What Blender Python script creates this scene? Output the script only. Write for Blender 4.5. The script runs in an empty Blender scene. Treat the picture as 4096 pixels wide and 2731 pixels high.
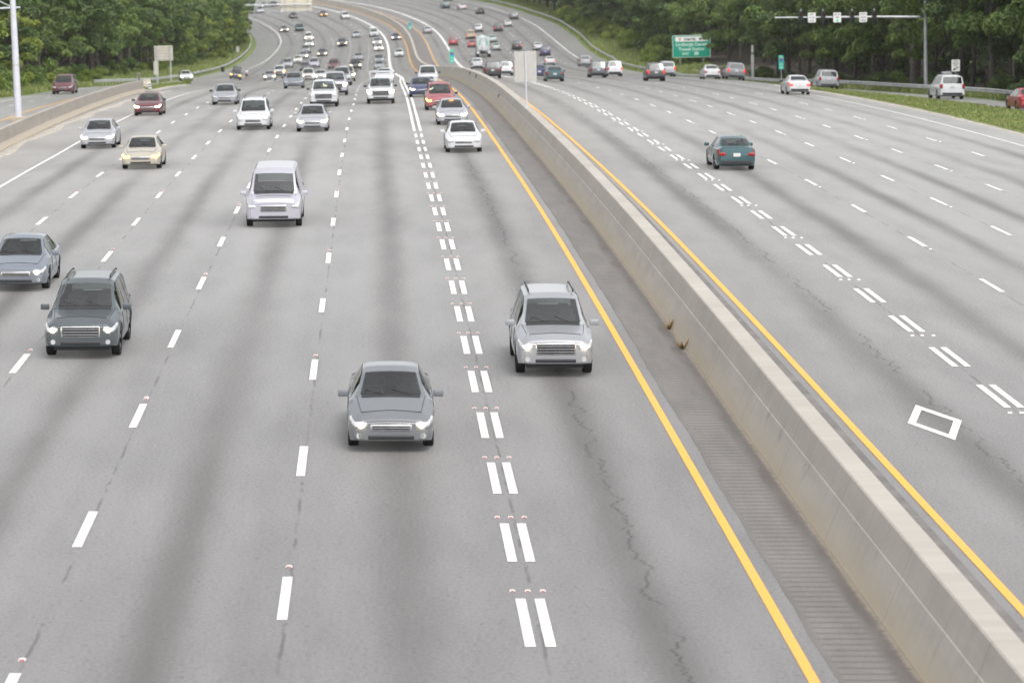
import math, random
import numpy as np
KS=[20,60,100,140,180,220,260,320,380,440,500,560,620,680,740,820,900,1000,1200.]
ES=[20,150,250,400,500,650,800,1000,1200.]
F_PX=(11866.87)
PITCH=0.137509
ROLL=-0.027138
CAMZ=11.0
X0=8.2314; H0=0.017272; Z0=-11.0699
KK=[0.0013974, -8.82e-05, 0.0001016, -0.000107, -6.43e-05, 0.0001231, -0.0001546, 0.0002887, -8.04e-05, 0.0001433, -0.0003019, 2.7e-06, 0.0002837, 0.0016449, 0.0010783, 0.0011315, 0.0009495, 0.000835, 0.0007798]
KG=[-0.0026576, 0.0107671, 0.0033505, -0.0072369, -0.0164673, -0.0266253, -0.0347618, -0.0412359, -0.0441431, -0.0365003, -0.0197165, -0.0019384, 0.0056211, 0.0301822, 0.0295224, 0.0142966, 0.0115881, 0.0098899, 0.0090769]
EL=[-0.046376, -0.009283, -0.0049704, 0.0186824, 0.0219109, 0.0400302, 0.0446262, 0.0372753, 0.0339028]
ER=[-0.0303019, -0.0323163, -0.0341251, -0.0242076, -0.0115551, 0.055523, 0.046058, 0.0255109, 0.0173245]
LN=dict(YL=(-3.324,-2.106),DL=(-7.189,-5.830),A=(-11.153,-9.786),B=(-14.884,-13.497),C=(-18.382,-17.208),D=(-21.910,-20.839),WL=(-25.536,-24.459),XL=(-29.136,-28.057),YR=(0.697,2.235),DR=(4.776,5.927),G1=(8.864,9.647),G2=(12.538,13.343),G3=(16.142,16.880),G4=(19.693,20.415),WR=(23.335,23.894),XR=(26.941,27.421))

DS=2.0
SS=np.arange(20.0,1200.0,DS)
def _cum(a,v0): return v0+np.concatenate([[0],np.cumsum((a[1:]+a[:-1])/2*DS)])
HD=_cum(np.interp(SS,KS,KK),H0)
CX=_cum(-np.sin(HD),X0); CY=_cum(np.cos(HD),20.0); CZ=_cum(np.interp(SS,KS,KG),Z0+CAMZ)
ELV=np.interp(SS,ES,EL); ERV=np.interp(SS,ES,ER)
def sst(x,a,b):
    t=np.clip((np.asarray(x,float)-a)/(b-a),0,1); return t*t*(3-2*t)
def raw(s,u):
    """point of the smooth road surface at chainage s, offset u"""
    s=np.asarray(s,float); u=np.asarray(u,float)
    i=lambda a: np.interp(s,SS,a)
    h=i(HD); ext=np.minimum(s-20,0)            # straight extension towards the bridge
    e=np.where(u<0,i(ELV),i(ERV))
    z=i(CZ)+e*u
    z=z+np.interp(s,[270,300,335,400,450,490,530,560],[0,.35,.5,.75,.83,.65,.28,0])*(1-sst(u,-33,-27))
    z=z+np.interp(s,[215,240,280,320,400,440,480,510],[0,-.23,-.5,-.83,-.77,-.36,-.15,0])*sst(u,26,31)
    return i(CX)-ext*0-np.sin(h)*ext+u*np.cos(h), i(CY)+np.cos(h)*ext+u*np.sin(h), z
def P(s,u,h=0.0):
    x,y,z=raw(s,u); return (float(x),float(y),float(z)+h)
def heading(s): return float(np.interp(s,SS,HD))
import bpy, bmesh
from mathutils import Vector, Matrix
random.seed(7)
RNG=random.Random(11)
sc=bpy.context.scene
col=sc.collection
# ------------------------------------------------------------------ helpers
def tag(o,label=None,cat=None,group=None,kind=None):
    if label: o['label']=label
    if cat: o['category']=cat
    if group: o['group']=group
    if kind: o['kind']=kind
    return o
def empty(name,loc=(0,0,0),rz=0.0):
    o=bpy.data.objects.new(name,None); o.empty_display_size=.3; col.objects.link(o)
    o.location=loc; o.rotation_euler=(0,0,rz); return o
class MB:
    """collects vertices and faces, then links them as one mesh object"""
    def __init__(s): s.v=[];s.f=[];s.m=[];s.uv=[];s.uv2=[];s.has=False
    def add(s,vs,fs,mi=0):
        b=len(s.v); s.v+= [tuple(q) for q in vs]; s.f+=[tuple(b+i for i in f) for f in fs]; s.m+=[mi]*len(fs)
    def box(s,c,d,rz=0,mi=0,taper=1.0):
        hx,hy,hz=d[0]/2,d[1]/2,d[2]/2; cs,sn=math.cos(rz),math.sin(rz); vs=[]
        for z,t in ((-hz,1),(hz,taper)):
            for x,y in ((-hx,-hy),(hx,-hy),(hx,hy),(-hx,hy)):
                x*=t;y*=t; vs.append((c[0]+x*cs-y*sn,c[1]+x*sn+y*cs,c[2]+z))
        s.add(vs,[(0,3,2,1),(4,5,6,7),(0,1,5,4),(1,2,6,5),(2,3,7,6),(3,0,4,7)],mi)
    def tube(s,pts,rad,n=8,mi=0,cap=True):
        pts=[Vector(p) for p in pts]
        if not hasattr(rad,'__len__'): rad=[rad]*len(pts)
        rings=[]
        for i,p in enumerate(pts):
            d=(pts[min(i+1,len(pts)-1)]-pts[max(i-1,0)]).normalized()
            a=d.orthogonal().normalized() if i==0 else (rings[-1][1]-d*rings[-1][1].dot(d)).normalized()
            b=d.cross(a); rings.append(([p+(a*math.cos(2*math.pi*k/n)+b*math.sin(2*math.pi*k/n))*rad[i] for k in range(n)],a))
        vs=[q for r,_ in rings for q in r]; fs=[]
        for i in range(len(pts)-1):
            for k in range(n):
                k2=(k+1)%n; fs.append((i*n+k,i*n+k2,(i+1)*n+k2,(i+1)*n+k))
        if cap: fs.append(tuple(range(n-1,-1,-1))); fs.append(tuple((len(pts)-1)*n+k for k in range(n)))
        s.add(vs,fs,mi)
    def build(s,name,mats,parent=None,smooth=0,link=True):
        me=bpy.data.meshes.new(name); me.from_pydata(s.v,[],s.f)
        if not isinstance(mats,(list,tuple)): mats=[mats]
        for m in mats: me.materials.append(m)
        if len(mats)>1: me.polygons.foreach_set('material_index',s.m)
        if smooth: smooth_mesh(me,smooth)
        me.update()
        o=bpy.data.objects.new(name,me)
        if link: col.objects.link(o)
        if parent: o.parent=parent
        return o
def smooth_mesh(me,deg):
    bm=bmesh.new(); bm.from_mesh(me)
    lim=math.radians(deg)
    for f in bm.faces: f.smooth=True
    for e in bm.edges:
        e.smooth = not (len(e.link_faces)==2 and e.calc_face_angle(0)>lim)
    bm.to_mesh(me); bm.free()
def copy_tree(o,parent=None):
    c=o.copy(); col.objects.link(c); c.parent=parent
    for ch in list(o.children): copy_tree(ch,c)
    return c
def part_copy(o,parent):
    c=o.copy(); col.objects.link(c); c.parent=parent; return c
# ------------------------------------------------------------------ materials
def new_mat(name):
    m=bpy.data.materials.new(name); m.use_nodes=True; nt=m.node_tree; nt.nodes.clear()
    out=nt.nodes.new('ShaderNodeOutputMaterial'); b=nt.nodes.new('ShaderNodeBsdfPrincipled')
    nt.links.new(b.outputs[0],out.inputs[0]); return m,nt,b,out
class NT:
    def __init__(s,nt): s.nt=nt
    def n(s,t,**k):
        o=s.nt.nodes.new(t)
        for a,v in k.items(): setattr(o,a,v)
        return o
    def l(s,a,b): s.nt.links.new(a,b)
    def val(s,x,inp):
        if isinstance(x,(int,float)): inp.default_value=x
        elif isinstance(x,(tuple,list)): inp.default_value=x
        else: s.l(x,inp)
    def m(s,op,a,b=0.0,c=None,clamp=False):
        o=s.n('ShaderNodeMath',operation=op); o.use_clamp=clamp; s.val(a,o.inputs[0]); s.val(b,o.inputs[1])
        if c is not None: s.val(c,o.inputs[2])
        return o.outputs[0]
    def noise(s,vec,scale,detail=3,rough=.55,dims='3D'):
        o=s.n('ShaderNodeTexNoise'); o.noise_dimensions=dims
        if vec is not None: s.l(vec,o.inputs['W'] if dims=='1D' else o.inputs['Vector'])
        o.inputs['Scale'].default_value=scale;o.inputs['Detail'].default_value=detail;o.inputs['Roughness'].default_value=rough
        return o.outputs[0]
    def mix(s,f,a,b,mode='MIX'):
        o=s.n('ShaderNodeMix',data_type='RGBA',blend_type=mode); s.val(f,o.inputs[0]); s.val(a,o.inputs[6]); s.val(b,o.inputs[7]); return o.outputs[2]
    def map(s,x,a,b,c,d,smooth=True):
        o=s.n('ShaderNodeMapRange'); o.interpolation_type='SMOOTHSTEP' if smooth else 'LINEAR'
        s.val(x,o.inputs[0]); 
        for i,v in enumerate((a,b,c,d)): o.inputs[i+1].default_value=v
        return o.outputs[0]
    def uv(s,name):
        o=s.n('ShaderNodeUVMap'); o.uv_map=name; return o.outputs[0]
    def sep(s,v):
        o=s.n('ShaderNodeSeparateXYZ'); s.l(v,o.inputs[0]); return o.outputs
    def comb(s,x,y,z=0.0):
        o=s.n('ShaderNodeCombineXYZ'); s.val(x,o.inputs[0]); s.val(y,o.inputs[1]); s.val(z,o.inputs[2]); return o.outputs[0]
def c4(r,g=None,b=None):
    if g is None: return (r,r,r,1)
    return (r,g,b,1)
def simple(name,rgb,rough=.5,metal=0.0,var=.12,scale=6.0,spec=.5,coat=0.0):
    m,nt,b,o=new_mat(name); N=NT(nt)
    tc=N.n('ShaderNodeTexCoord').outputs['Object']
    f=N.noise(tc,scale,4)
    k=N.map(f,.3,.7,1-var,1+var)
    mx=N.n('ShaderNodeVectorMath',operation='SCALE'); mx.inputs[0].default_value=rgb[:3]; N.l(k,mx.inputs['Scale'])
    N.l(mx.outputs[0],b.inputs['Base Color'])
    b.inputs['Roughness'].default_value=rough; b.inputs['Metallic'].default_value=metal; b.inputs['Specular IOR Level'].default_value=spec
    b.inputs['Coat Weight'].default_value=coat; b.inputs['Coat Roughness'].default_value=.08
    return m
def emit(name,rgb,strength,base=None):
    m,nt,b,o=new_mat(name)
    b.inputs['Base Color'].default_value=c4(*(base or rgb)); b.inputs['Emission Color'].default_value=c4(*rgb); b.inputs['Emission Strength'].default_value=strength
    b.inputs['Roughness'].default_value=.2
    return m
def asphalt_mat(name,base,crack=None,stripe=.34):
    m,nt,b,out=new_mat(name); N=NT(nt)
    us=N.sep(N.uv('metres')); lane=N.sep(N.uv('lane')); u,s=us[0],us[1]; L=lane[0]
    fr=N.m('FRACT',L)
    d=N.m('ABSOLUTE',N.m('SUBTRACT',fr,N.m('ADD',.5,N.m('MULTIPLY',N.m('SUBTRACT',N.noise(s,.03,1,dims='1D'),.5),.06))))
    wob=N.noise(N.comb(N.m('MULTIPLY',u,.5),N.m('MULTIPLY',s,.02)),1.0,3)
    core=N.map(d,.0,.20,1,0)
    lanevar=N.noise(N.m('ADD',N.m('FLOOR',L),N.m('MULTIPLY',s,.004)),3.1,1,dims='1D')
    st=N.m('MULTIPLY',core,N.m('MULTIPLY',N.map(lanevar,.3,.7,.45,1.1),N.map(wob,.3,.75,.75,1.1)))
    # lighter polished wheel paths
    wp=N.map(N.m('ABSOLUTE',N.m('SUBTRACT',d,.27)),.0,.12,1,0)
    fine=N.noise(N.comb(N.m('MULTIPLY',u,14),N.m('MULTIPLY',s,14)),1.0,5,.75)
    mid=N.noise(N.comb(N.m('MULTIPLY',u,.9),N.m('MULTIPLY',s,.16)),1.0,4)
    big=N.noise(N.comb(N.m('MULTIPLY',u,.12),N.m('MULTIPLY',s,.03)),1.0,3)
    speck=N.map(fine,.25,.75,.62,1.38,False)
    v=N.m('MULTIPLY',speck,N.m('MULTIPLY',N.map(mid,.25,.75,.90,1.09),N.map(big,.3,.7,.93,1.07)))
    v=N.m('MULTIPLY',v,N.m('SUBTRACT',N.m('ADD',1.0,N.m('MULTIPLY',wp,.05)),N.m('MULTIPLY',st,stripe)))
    # paving joint under the lane lines, broken up
    j=N.m('ABSOLUTE',N.m('SUBTRACT',N.m('FRACT',N.m('ADD',L,.5)),N.m('ADD',.487,N.m('MULTIPLY',N.m('SUBTRACT',N.noise(s,.8,3,dims='1D'),.5),.02))))
    jn=N.map(N.noise(s,.35,4,.7,dims='1D'),.42,.62,0,1)
    jm=N.m('MULTIPLY',N.map(j,.003,.012,1,0),jn)
    v=N.m('MULTIPLY',v,N.m('SUBTRACT',1.0,N.m('MULTIPLY',jm,.38)))
    if crack is not None:
        w=N.m('MULTIPLY',N.m('SUBTRACT',N.noise(s,.55,7,.72,dims='1D'),.5),1.1)
        cd=N.m('ABSOLUTE',N.m('SUBTRACT',u,N.m('ADD',crack,w)))
        cm=N.m('MULTIPLY',N.map(cd,.008,.035,1,0),N.map(N.noise(s,.18,3,dims='1D'),.36,.5,0,1))
        v=N.m('MULTIPLY',v,N.m('SUBTRACT',1.0,N.m('MULTIPLY',cm,.55)))
        stain=N.m('MULTIPLY',N.map(cd,.1,1.0,1,0),N.map(big,.4,.7,0,.16))
        v=N.m('MULTIPLY',v,N.m('SUBTRACT',1.0,stain))
    mx=N.n('ShaderNodeVectorMath',operation='SCALE'); mx.inputs[0].default_value=base; N.l(v,mx.inputs['Scale'])
    spk=N.map(N.noise(N.comb(N.m('MULTIPLY',u,9),N.m('MULTIPLY',s,5)),1.0,2,.5),.61,.70,0,.42)
    warm=N.mix(N.m('MULTIPLY',st,.6),mx.outputs[0],N.mix(1.0,mx.outputs[0],c4(1.0,.96,.92),'MULTIPLY'))
    N.l(N.mix(spk,warm,c4(.07,.066,.064)),b.inputs['Base Color'])
    b.inputs['Roughness'].default_value=.66; b.inputs['Specular IOR Level'].default_value=.45; N.l(N.m('MULTIPLY',N.m('POWER',v,1.5),.95,clamp=True),b.inputs['Sheen Weight']); b.inputs['Sheen Roughness'].default_value=.2; b.inputs['Sheen Tint'].default_value=c4(1,.985,.97)
    bp=N.n('ShaderNodeBump'); bp.inputs['Strength'].default_value=.12; bp.inputs['Distance'].default_value=.01; N.l(fine,bp.inputs['Height']); N.l(bp.outputs[0],b.inputs['Normal'])
    return m
def paint_mat(name,rgb,wear=.3):
    m,nt,b,out=new_mat(name); N=NT(nt)
    us=N.sep(N.uv('metres'))
    f=N.noise(N.comb(N.m('MULTIPLY',us[0],9),N.m('MULTIPLY',us[1],3)),1.0,6,.7)
    g=N.noise(N.comb(us[0],N.m('MULTIPLY',us[1],.3)),1.0,3)
    k=N.m('MULTIPLY',N.map(f,.50,.72,0,1),wear)
    colr=N.mix(k,c4(*rgb),c4(.25,.24,.23))
    colr=N.mix(N.map(g,.4,.8,0,.10),colr,c4(.35,.34,.32))
    N.l(colr,b.inputs['Base Color']); b.inputs['Roughness'].default_value=.6
    return m
def rumble_mat():
    m,nt,b,out=new_mat('rumble_shoulder'); N=NT(nt)
    us=N.sep(N.uv('metres')); u,s=us[0],us[1]
    w=N.m('SINE',N.m('MULTIPLY',s,2*math.pi/.36))
    zone=N.m('MULTIPLY',N.map(u,-2.92,-2.84,0,1),N.map(u,-2.15,-1.98,1,0))
    zone=N.m('MULTIPLY',zone,N.map(s,100,190,1,.25))
    groove=N.m('MULTIPLY',N.map(w,.35,.8,0,1),zone)
    fine=N.noise(N.comb(N.m('MULTIPLY',u,14),N.m('MULTIPLY',s,14)),1.0,5,.75)
    mid=N.noise(N.comb(N.m('MULTIPLY',u,1.6),N.m('MULTIPLY',s,.35)),1.0,5,.65)
    dirt=N.m('MULTIPLY',N.map(N.m('ADD',u,N.m('MULTIPLY',N.m('SUBTRACT',mid,.5),.9)),-2.2,-1.85,0,1),N.map(mid,.25,.7,.35,1))
    v=N.m('MULTIPLY',N.map(fine,.25,.75,.78,1.22,False),N.map(mid,.25,.75,.85,1.12))
    v=N.m('MULTIPLY',v,N.m('SUBTRACT',1.0,N.m('MULTIPLY',groove,.26)))
    v=N.m('MULTIPLY',v,N.m('ADD',1.0,N.m('MULTIPLY',zone,.16)))
    mx=N.n('ShaderNodeVectorMath',operation='SCALE'); mx.inputs[0].default_value=(.14,.131,.124); N.l(v,mx.inputs['Scale'])
    cc=N.mix(N.m('MULTIPLY',dirt,.85),mx.outputs[0],c4(.078,.069,.061))
    foot=N.map(N.m('ADD',u,N.m('MULTIPLY',N.m('SUBTRACT',N.noise(N.comb(u,s),6.0,4,.7),.5),.3)),-1.86,-1.74,0,1)
    cc=N.mix(N.m('MULTIPLY',foot,.6),cc,c4(.30,.25,.19))
    N.l(cc,b.inputs['Base Color']); b.inputs['Roughness'].default_value=.8
    bp=N.n('ShaderNodeBump'); bp.inputs['Strength'].default_value=.5; bp.inputs['Distance'].default_value=.02
    N.l(N.m('SUBTRACT',N.m('MULTIPLY',fine,.4),groove),bp.inputs['Height']); N.l(bp.outputs[0],b.inputs['Normal'])
    return m
def concrete_mat(name,base,joint=6.1):
    m,nt,b,out=new_mat(name); N=NT(nt)
    us=N.sep(N.uv('metres')); t,s=us[0],us[1]       # t: height above the road
    big=N.noise(N.comb(N.m('MULTIPLY',t,1.5),N.m('MULTIPLY',s,.25)),1.0,5,.6)
    strk=N.noise(N.comb(N.m('MULTIPLY',t,.35),N.m('MULTIPLY',s,3.2)),1.0,4,.65)
    fine=N.noise(N.comb(N.m('MULTIPLY',t,18),N.m('MULTIPLY',s,18)),1.0,4,.7)
    v=N.m('MULTIPLY',N.map(big,.25,.75,.90,1.08),N.m('MULTIPLY',N.map(strk,.3,.75,1.03,.93),N.map(fine,.25,.75,.93,1.07,False)))
    mx=N.n('ShaderNodeVectorMath',operation='SCALE'); mx.inputs[0].default_value=base; N.l(v,mx.inputs['Scale'])
    # ochre splash zone near the road, dark water marks, panel joints
    sp=N.map(N.m('ADD',t,N.m('MULTIPLY',N.m('SUBTRACT',big,.5),.45)),.0,.62,1,0)
    cc=N.mix(N.m('MULTIPLY',sp,.72),mx.outputs[0],c4(.40,.335,.245))
    dk=N.m('MULTIPLY',N.map(N.noise(N.comb(N.m('MULTIPLY',t,.5),N.m('MULTIPLY',s,1.1)),1.0,5,.7),.58,.72,0,.62),N.map(N.m('ABSOLUTE',N.m('SUBTRACT',t,.62)),.03,.35,1,.12))
    cc=N.mix(dk,cc,c4(.14,.13,.12))
    jj=N.m('ABSOLUTE',N.m('SUBTRACT',N.m('FRACT',N.m('DIVIDE',s,joint)),.5))
    cc=N.mix(N.map(jj,.0015,.005,.5,0),cc,c4(.16,.15,.14))
    N.l(cc,b.inputs['Base Color']); b.inputs['Roughness'].default_value=.85
    bp=N.n('ShaderNodeBump'); bp.inputs['Strength'].default_value=.3; bp.inputs['Distance'].default_value=.01; N.l(N.m('ADD',fine,big),bp.inputs['Height']); N.l(bp.outputs[0],b.inputs['Normal'])
    return m
def ground_mat():
    m,nt,b,out=new_mat('grass_and_soil'); N=NT(nt)
    tc=N.n('ShaderNodeTexCoord').outputs['Object']
    a=N.noise(tc,.12,5,.6); f=N.noise(tc,1.4,6,.7); g=N.noise(tc,9,4,.7)
    cc=N.mix(N.map(a,.35,.65,0,1),c4(.125,.175,.05),c4(.19,.215,.08))
    cc=N.mix(N.map(f,.45,.72,0,.8),cc,c4(.085,.12,.035))
    cc=N.mix(N.map(g,.55,.8,0,.5),cc,c4(.26,.23,.13))
    N.l(cc,b.inputs['Base Color']); b.inputs['Roughness'].default_value=.95; b.inputs['Specular IOR Level'].default_value=.15
    return m
def leaf_mat(name,a,bc,tr=.28):
    m=bpy.data.materials.new(name); m.use_nodes=True; nt=m.node_tree; nt.nodes.clear(); N=NT(nt)
    out=N.n('ShaderNodeOutputMaterial'); d=N.n('ShaderNodeBsdfPrincipled'); t=N.n('ShaderNodeBsdfTranslucent'); mx=N.n('ShaderNodeMixShader')
    tc=N.n('ShaderNodeTexCoord').outputs['Object']; oi=N.n('ShaderNodeObjectInfo').outputs['Random']
    f=N.noise(tc,.55,3); g=N.noise(tc,4.0,2)
    k=N.m('ADD',N.m('MULTIPLY',N.m('SUBTRACT',oi,.5),.55),N.map(f,.3,.7,0,1),clamp=True)
    cc=N.mix(k,c4(*a),c4(*bc))
    h=N.n('ShaderNodeHueSaturation'); N.l(N.map(g,.3,.7,.75,1.3),h.inputs['Value']); N.l(cc,h.inputs['Color'])
    N.l(h.outputs[0],d.inputs['Base Color']); N.l(h.outputs[0],t.inputs['Color'])
    d.inputs['Roughness'].default_value=.55; d.inputs['Specular IOR Level'].default_value=.35
    mx.inputs[0].default_value=tr; N.l(d.outputs[0],mx.inputs[1]); N.l(t.outputs[0],mx.inputs[2]); N.l(mx.outputs[0],out.inputs[0])
    return m
M={}
M['asphaltL']=asphalt_mat('worn_grey_asphalt',(.168,.164,.164),crack=-5.15,stripe=.42)
M['asphaltR']=asphalt_mat('worn_grey_asphalt_right',(.168,.164,.164),crack=3.1,stripe=.42)
M['white_line']=paint_mat('white_road_paint',(.68,.67,.65),.6)
M['yellow_line']=paint_mat('yellow_road_paint',(.76,.375,.055),.45)
M['rumble']=rumble_mat()
M['concrete']=concrete_mat('barrier_concrete',(.39,.365,.325))
M['concrete_top']=concrete_mat('barrier_cap',(.37,.345,.31),joint=9999)
M['concrete_wall']=concrete_mat('wall_concrete',(.33,.30,.265))
M['soil']=simple('sandy_dirt',(.37,.345,.305),.95,0,.25,3,.1)
M['ground']=ground_mat()
M['steel']=simple('galvanised_steel',(.46,.48,.50),.5,.4,.15,3)
M['steel_pale']=simple('pale_painted_pole',(.60,.60,.66),.5,.1,.06,2)
M['rail']=simple('weathered_guardrail',(.50,.51,.52),.5,.3,.2,1.5)
M['post']=simple('post_timber',(.16,.15,.14),.8)
M['sign_back']=simple('bare_sign_back',(.60,.555,.45),.55,.15,.08,2)
M['sign_back_grey']=simple('aluminium_sign_back',(.47,.455,.43),.5,.2,.05,3)
M['green_sign']=simple('green_sign_sheet',(.0,.27,.185),.45,0,.06,3)
M['green_marker']=simple('green_marker_sheet',(.03,.45,.33),.45,0,.06,3)
M['white_sheet']=simple('white_sign_sheet',(.72,.72,.72),.5,0,.04,3)
M['text_pale']=simple('pale_lettering',(.68,.76,.72),.5,0,.03)
M['text_dark']=simple('dark_lettering',(.03,.03,.035),.5,0,.03)
M['blue']=simple('blue_shield',(.04,.10,.45),.5,0,.03)
M['red']=simple('red_shield',(.5,.03,.03),.5,0,.03)
M['orange']=simple('orange_logo',(.75,.28,.03),.5,0,.03)
M['black']=simple('black_plastic',(.02,.02,.022),.5)
M['tyre']=simple('tyre_rubber',(.018,.018,.018),.85)
M['rim']=simple('alloy_rim',(.38,.38,.39),.35,.7)
M['trim']=simple('dark_trim',(.025,.025,.028),.5)
M['chrome']=simple('bright_trim',(.55,.55,.56),.25,.8)
M['plate']=simple('plate_white',(.6,.6,.58),.5)
M['bark']=simple('bark',(.062,.053,.045),.95,0,.35,5)
M['bark_pale']=simple('pale_bark',(.13,.115,.10),.95,0,.3,5)
M['leafA']=leaf_mat('dark_leaves',(.082,.132,.048),(.135,.185,.06))
M['leafB']=leaf_mat('mid_leaves',(.112,.18,.05),(.185,.245,.068))
M['leafC']=leaf_mat('yellow_green_leaves',(.18,.255,.052),(.285,.335,.075),.4)
M['grass']=leaf_mat('grass_blades',(.20,.275,.085),(.30,.32,.12),.35)
def car_glass():
    m=bpy.data.materials.new('car_glass'); m.use_nodes=True; nt=m.node_tree; nt.nodes.clear(); N=NT(nt)
    out=N.n('ShaderNodeOutputMaterial'); t=N.n('ShaderNodeBsdfTransparent'); g=N.n('ShaderNodeBsdfGlossy'); mx=N.n('ShaderNodeMixShader'); f=N.n('ShaderNodeLayerWeight')
    t.inputs[0].default_value=(.42,.47,.46,1); g.inputs['Roughness'].default_value=.04; f.inputs['Blend'].default_value=.5
    N.l(N.m('ADD',N.m('MULTIPLY',N.m('POWER',f.outputs['Facing'],4.0),.85),.13,clamp=True),mx.inputs[0]); N.l(t.outputs[0],mx.inputs[1]); N.l(g.outputs[0],mx.inputs[2]); N.l(mx.outputs[0],out.inputs[0]); return m
M['seat']=simple('grey_seat_cloth',(.19,.18,.17),.9)
M['dash']=simple('dark_dashboard',(.03,.03,.032),.6)
def glass_mat():
    m,nt,b,o=new_mat('car_glass'); b.inputs['Base Color'].default_value=c4(.028,.035,.037); b.inputs['Roughness'].default_value=.06; b.inputs['Specular IOR Level'].default_value=.9
    return m
M['glass']=glass_mat(); M['car_glass']=car_glass()
M['bulb_on']=emit('lit_bulb',(1.0,.84,.58),14.0); M['bulb_amber']=emit('lit_amber_bulb',(1.0,.42,.08),8.0)
M['litter']=simple('leaf_litter',(.055,.046,.032),.95,0,.35,.6)
M['lamp_on']=emit('lit_headlight',(1.0,.83,.56),4.2)
M['lamp_amber']=emit('lit_amber_lamp',(1.0,.42,.08),5.0)
M['lamp_off']=simple('clear_lamp',(.55,.56,.56),.15,.3)
M['tail']=simple('red_tail_lamp',(.30,.012,.012),.2)
M['tail_on']=emit('lit_brake_lamp',(1.0,.06,.03),.55,(.4,.02,.02))
M['green_dot_glow']=emit('green_dot',(.05,.6,.25),.3,(.02,.4,.2))  # dot on the lane sign, not a lamp; faint glow put into its colour
M['stud_white']=simple('stud_ceramic',(.7,.66,.62),.5)
M['stud_red']=simple('stud_reflector',(.40,.11,.11),.3)
M['skin']=simple('skin',(.42,.27,.20),.6,0,.05)
M['shirt']=simple('white_cotton',(.78,.77,.80),.85,0,.05)
M['shorts']=simple('navy_cotton',(.02,.025,.05),.9,0,.05)
M['hair']=simple('dark_hair',(.02,.015,.012),.7,0,.05)
# ------------------------------------------------------------------ setting
def off(l,s):
    a,b=LN[l]; return a+(b-a)*float(sst(s,290,420))
GL=lambda s: float(np.interp(s,[-80,180,280,335,548,596,700,1150],[-42.5,-42.5,-42.0,-40.8,-36.2,-35.4,-35.0,-35.0]))   # guardrail / verge line on the left
GR=lambda s: float(np.interp(s,[-80,150,200,240,320,480,510,558,603,657,697,757,1150],[44,40,36,34.7,33,31.5,32.3,32.2,33,32.8,31.9,31.9,32]))
SR=[s for s in np.arange(-60,1140,2.0)]
def sheet(name,rows,mats,kind='structure',uvlane=True,h=0.0):
    """rows: list of (s,[(u,lane,dh)..]) with equal counts"""
    v=[];f=[];uv1=[];uv2=[]
    n=len(rows[0][1])
    for s,cs in rows:
        us=np.array([c[0] for c in cs]); x,y,z=raw(np.full(n,s),us)
        for k,c in enumerate(cs):
            v.append((float(x[k]),float(y[k]),float(z[k])+h+c[2])); uv1.append((c[0],s)); uv2.append((c[1],s/10))
    for i in range(len(rows)-1):
        for k in range(n-1): f.append((i*n+k,i*n+k+1,(i+1)*n+k+1,(i+1)*n+k))
    me=bpy.data.meshes.new(name); me.from_pydata(v,[],f)
    for nm,u_ in (('metres',uv1),('lane',uv2)):
        L=me.uv_layers.new(name=nm); idx=np.zeros(len(me.loops),int); me.loops.foreach_get('vertex_index',idx)
        L.data.foreach_set('uv',np.array(u_)[idx].ravel())
    for m in (mats if isinstance(mats,list) else [mats]): me.materials.append(m)
    me.polygons.foreach_set('use_smooth',[True]*len(me.polygons)); me.update()
    o=bpy.data.objects.new(name,me); col.objects.link(o)
    if kind: o['kind']=kind
    return o
rows=[]
for s in SR:
    g=GL(s)+1.0
    wl=off('WL',s); xl=off('XL',s)
    c=[(g,8.25,0),(g+2,8.25,0),(-33.2,8.25,0) if g< -34.4 else (g+2.5,8.25,0),(-31.5,8.25,0),(-30.2,8.25 if s<430 else 8.0,0),(xl,7 if s>430 else 6.36,0),((xl+wl)/2,6.5 if s>430 else 6.3,0),(wl,6,0)]
    c.sort()
    for l,k in (('D',5),('C',4),('B',3),('A',2),('DL',1)):
        c.append((off(l,s),k,0))
    c+= [(off('YL',s),0,0),(off('YL',s)+.6,-.17,0),(-.9,-.35,0)]
    rows.append((s,c))
sheet('road',rows,M['asphaltL'])
rows=[]
for s in SR:
    g=GR(s)-1.0; wr=off('WR',s); xr=off('XR',s)
    c=[(-1.0,-.35,0),(off('YR',s)-.3,-.08,0),(off('YR',s),0,0)]
    for l,k in (('DR',1),('G1',2),('G2',3),('G3',4),('G4',5),('WR',6)): c.append((off(l,s),k,0))
    c+=[((wr+xr)/2,6.5 if s>430 else 6.22,0),(xr,7 if s>430 else 6.27,0),(29.2,7.25,0),(30.5,7.25,0),(max(31,min(g,31.4)) if g>31 else g-.2,7.25,0),(g,7.25,0)]
    c.sort(); rows.append((s,c))
sheet('road',rows,M['asphaltR'])
# shoulder with rumble strip, left of the barrier
rr=random.Random(3); rows=[]
jit=0
for s in np.arange(-20,420,1.0):
    jit=jit*.7+rr.uniform(-.02,.02)
    yl=off('YL',s); a=yl+.34+jit*(1 if s<200 else .3)
    rows.append((s,[(a,0,0),(a+.15,0,0),((a-1.5)/2,0,0),(-1.9,0,0),(-1.55,0,0)]))
sheet('shoulder',rows,M['rumble'],h=.005)
rows=[(s,[(off('YL',s)+.45,0,0),(-1.4,0,0),(-.9,0,0)]) for s in np.arange(424,1140,4.0)]
M['dark_shoulder']=simple('dark_shoulder_asphalt',(.20,.19,.178),.85,0,.15,.4)
sheet('shoulder',rows,M['dark_shoulder'],h=.006)
rows=[(s,[(-.62,0,0),(off('YR',s)-.28,0,0)]) for s in np.arange(-20,1140,4.0)]
M['dark_gutter']=simple('dark_gutter_asphalt',(.15,.142,.136),.9,0,.2,1.5)
sheet('gutter',rows,M['dark_gutter'],h=.006)
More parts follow.
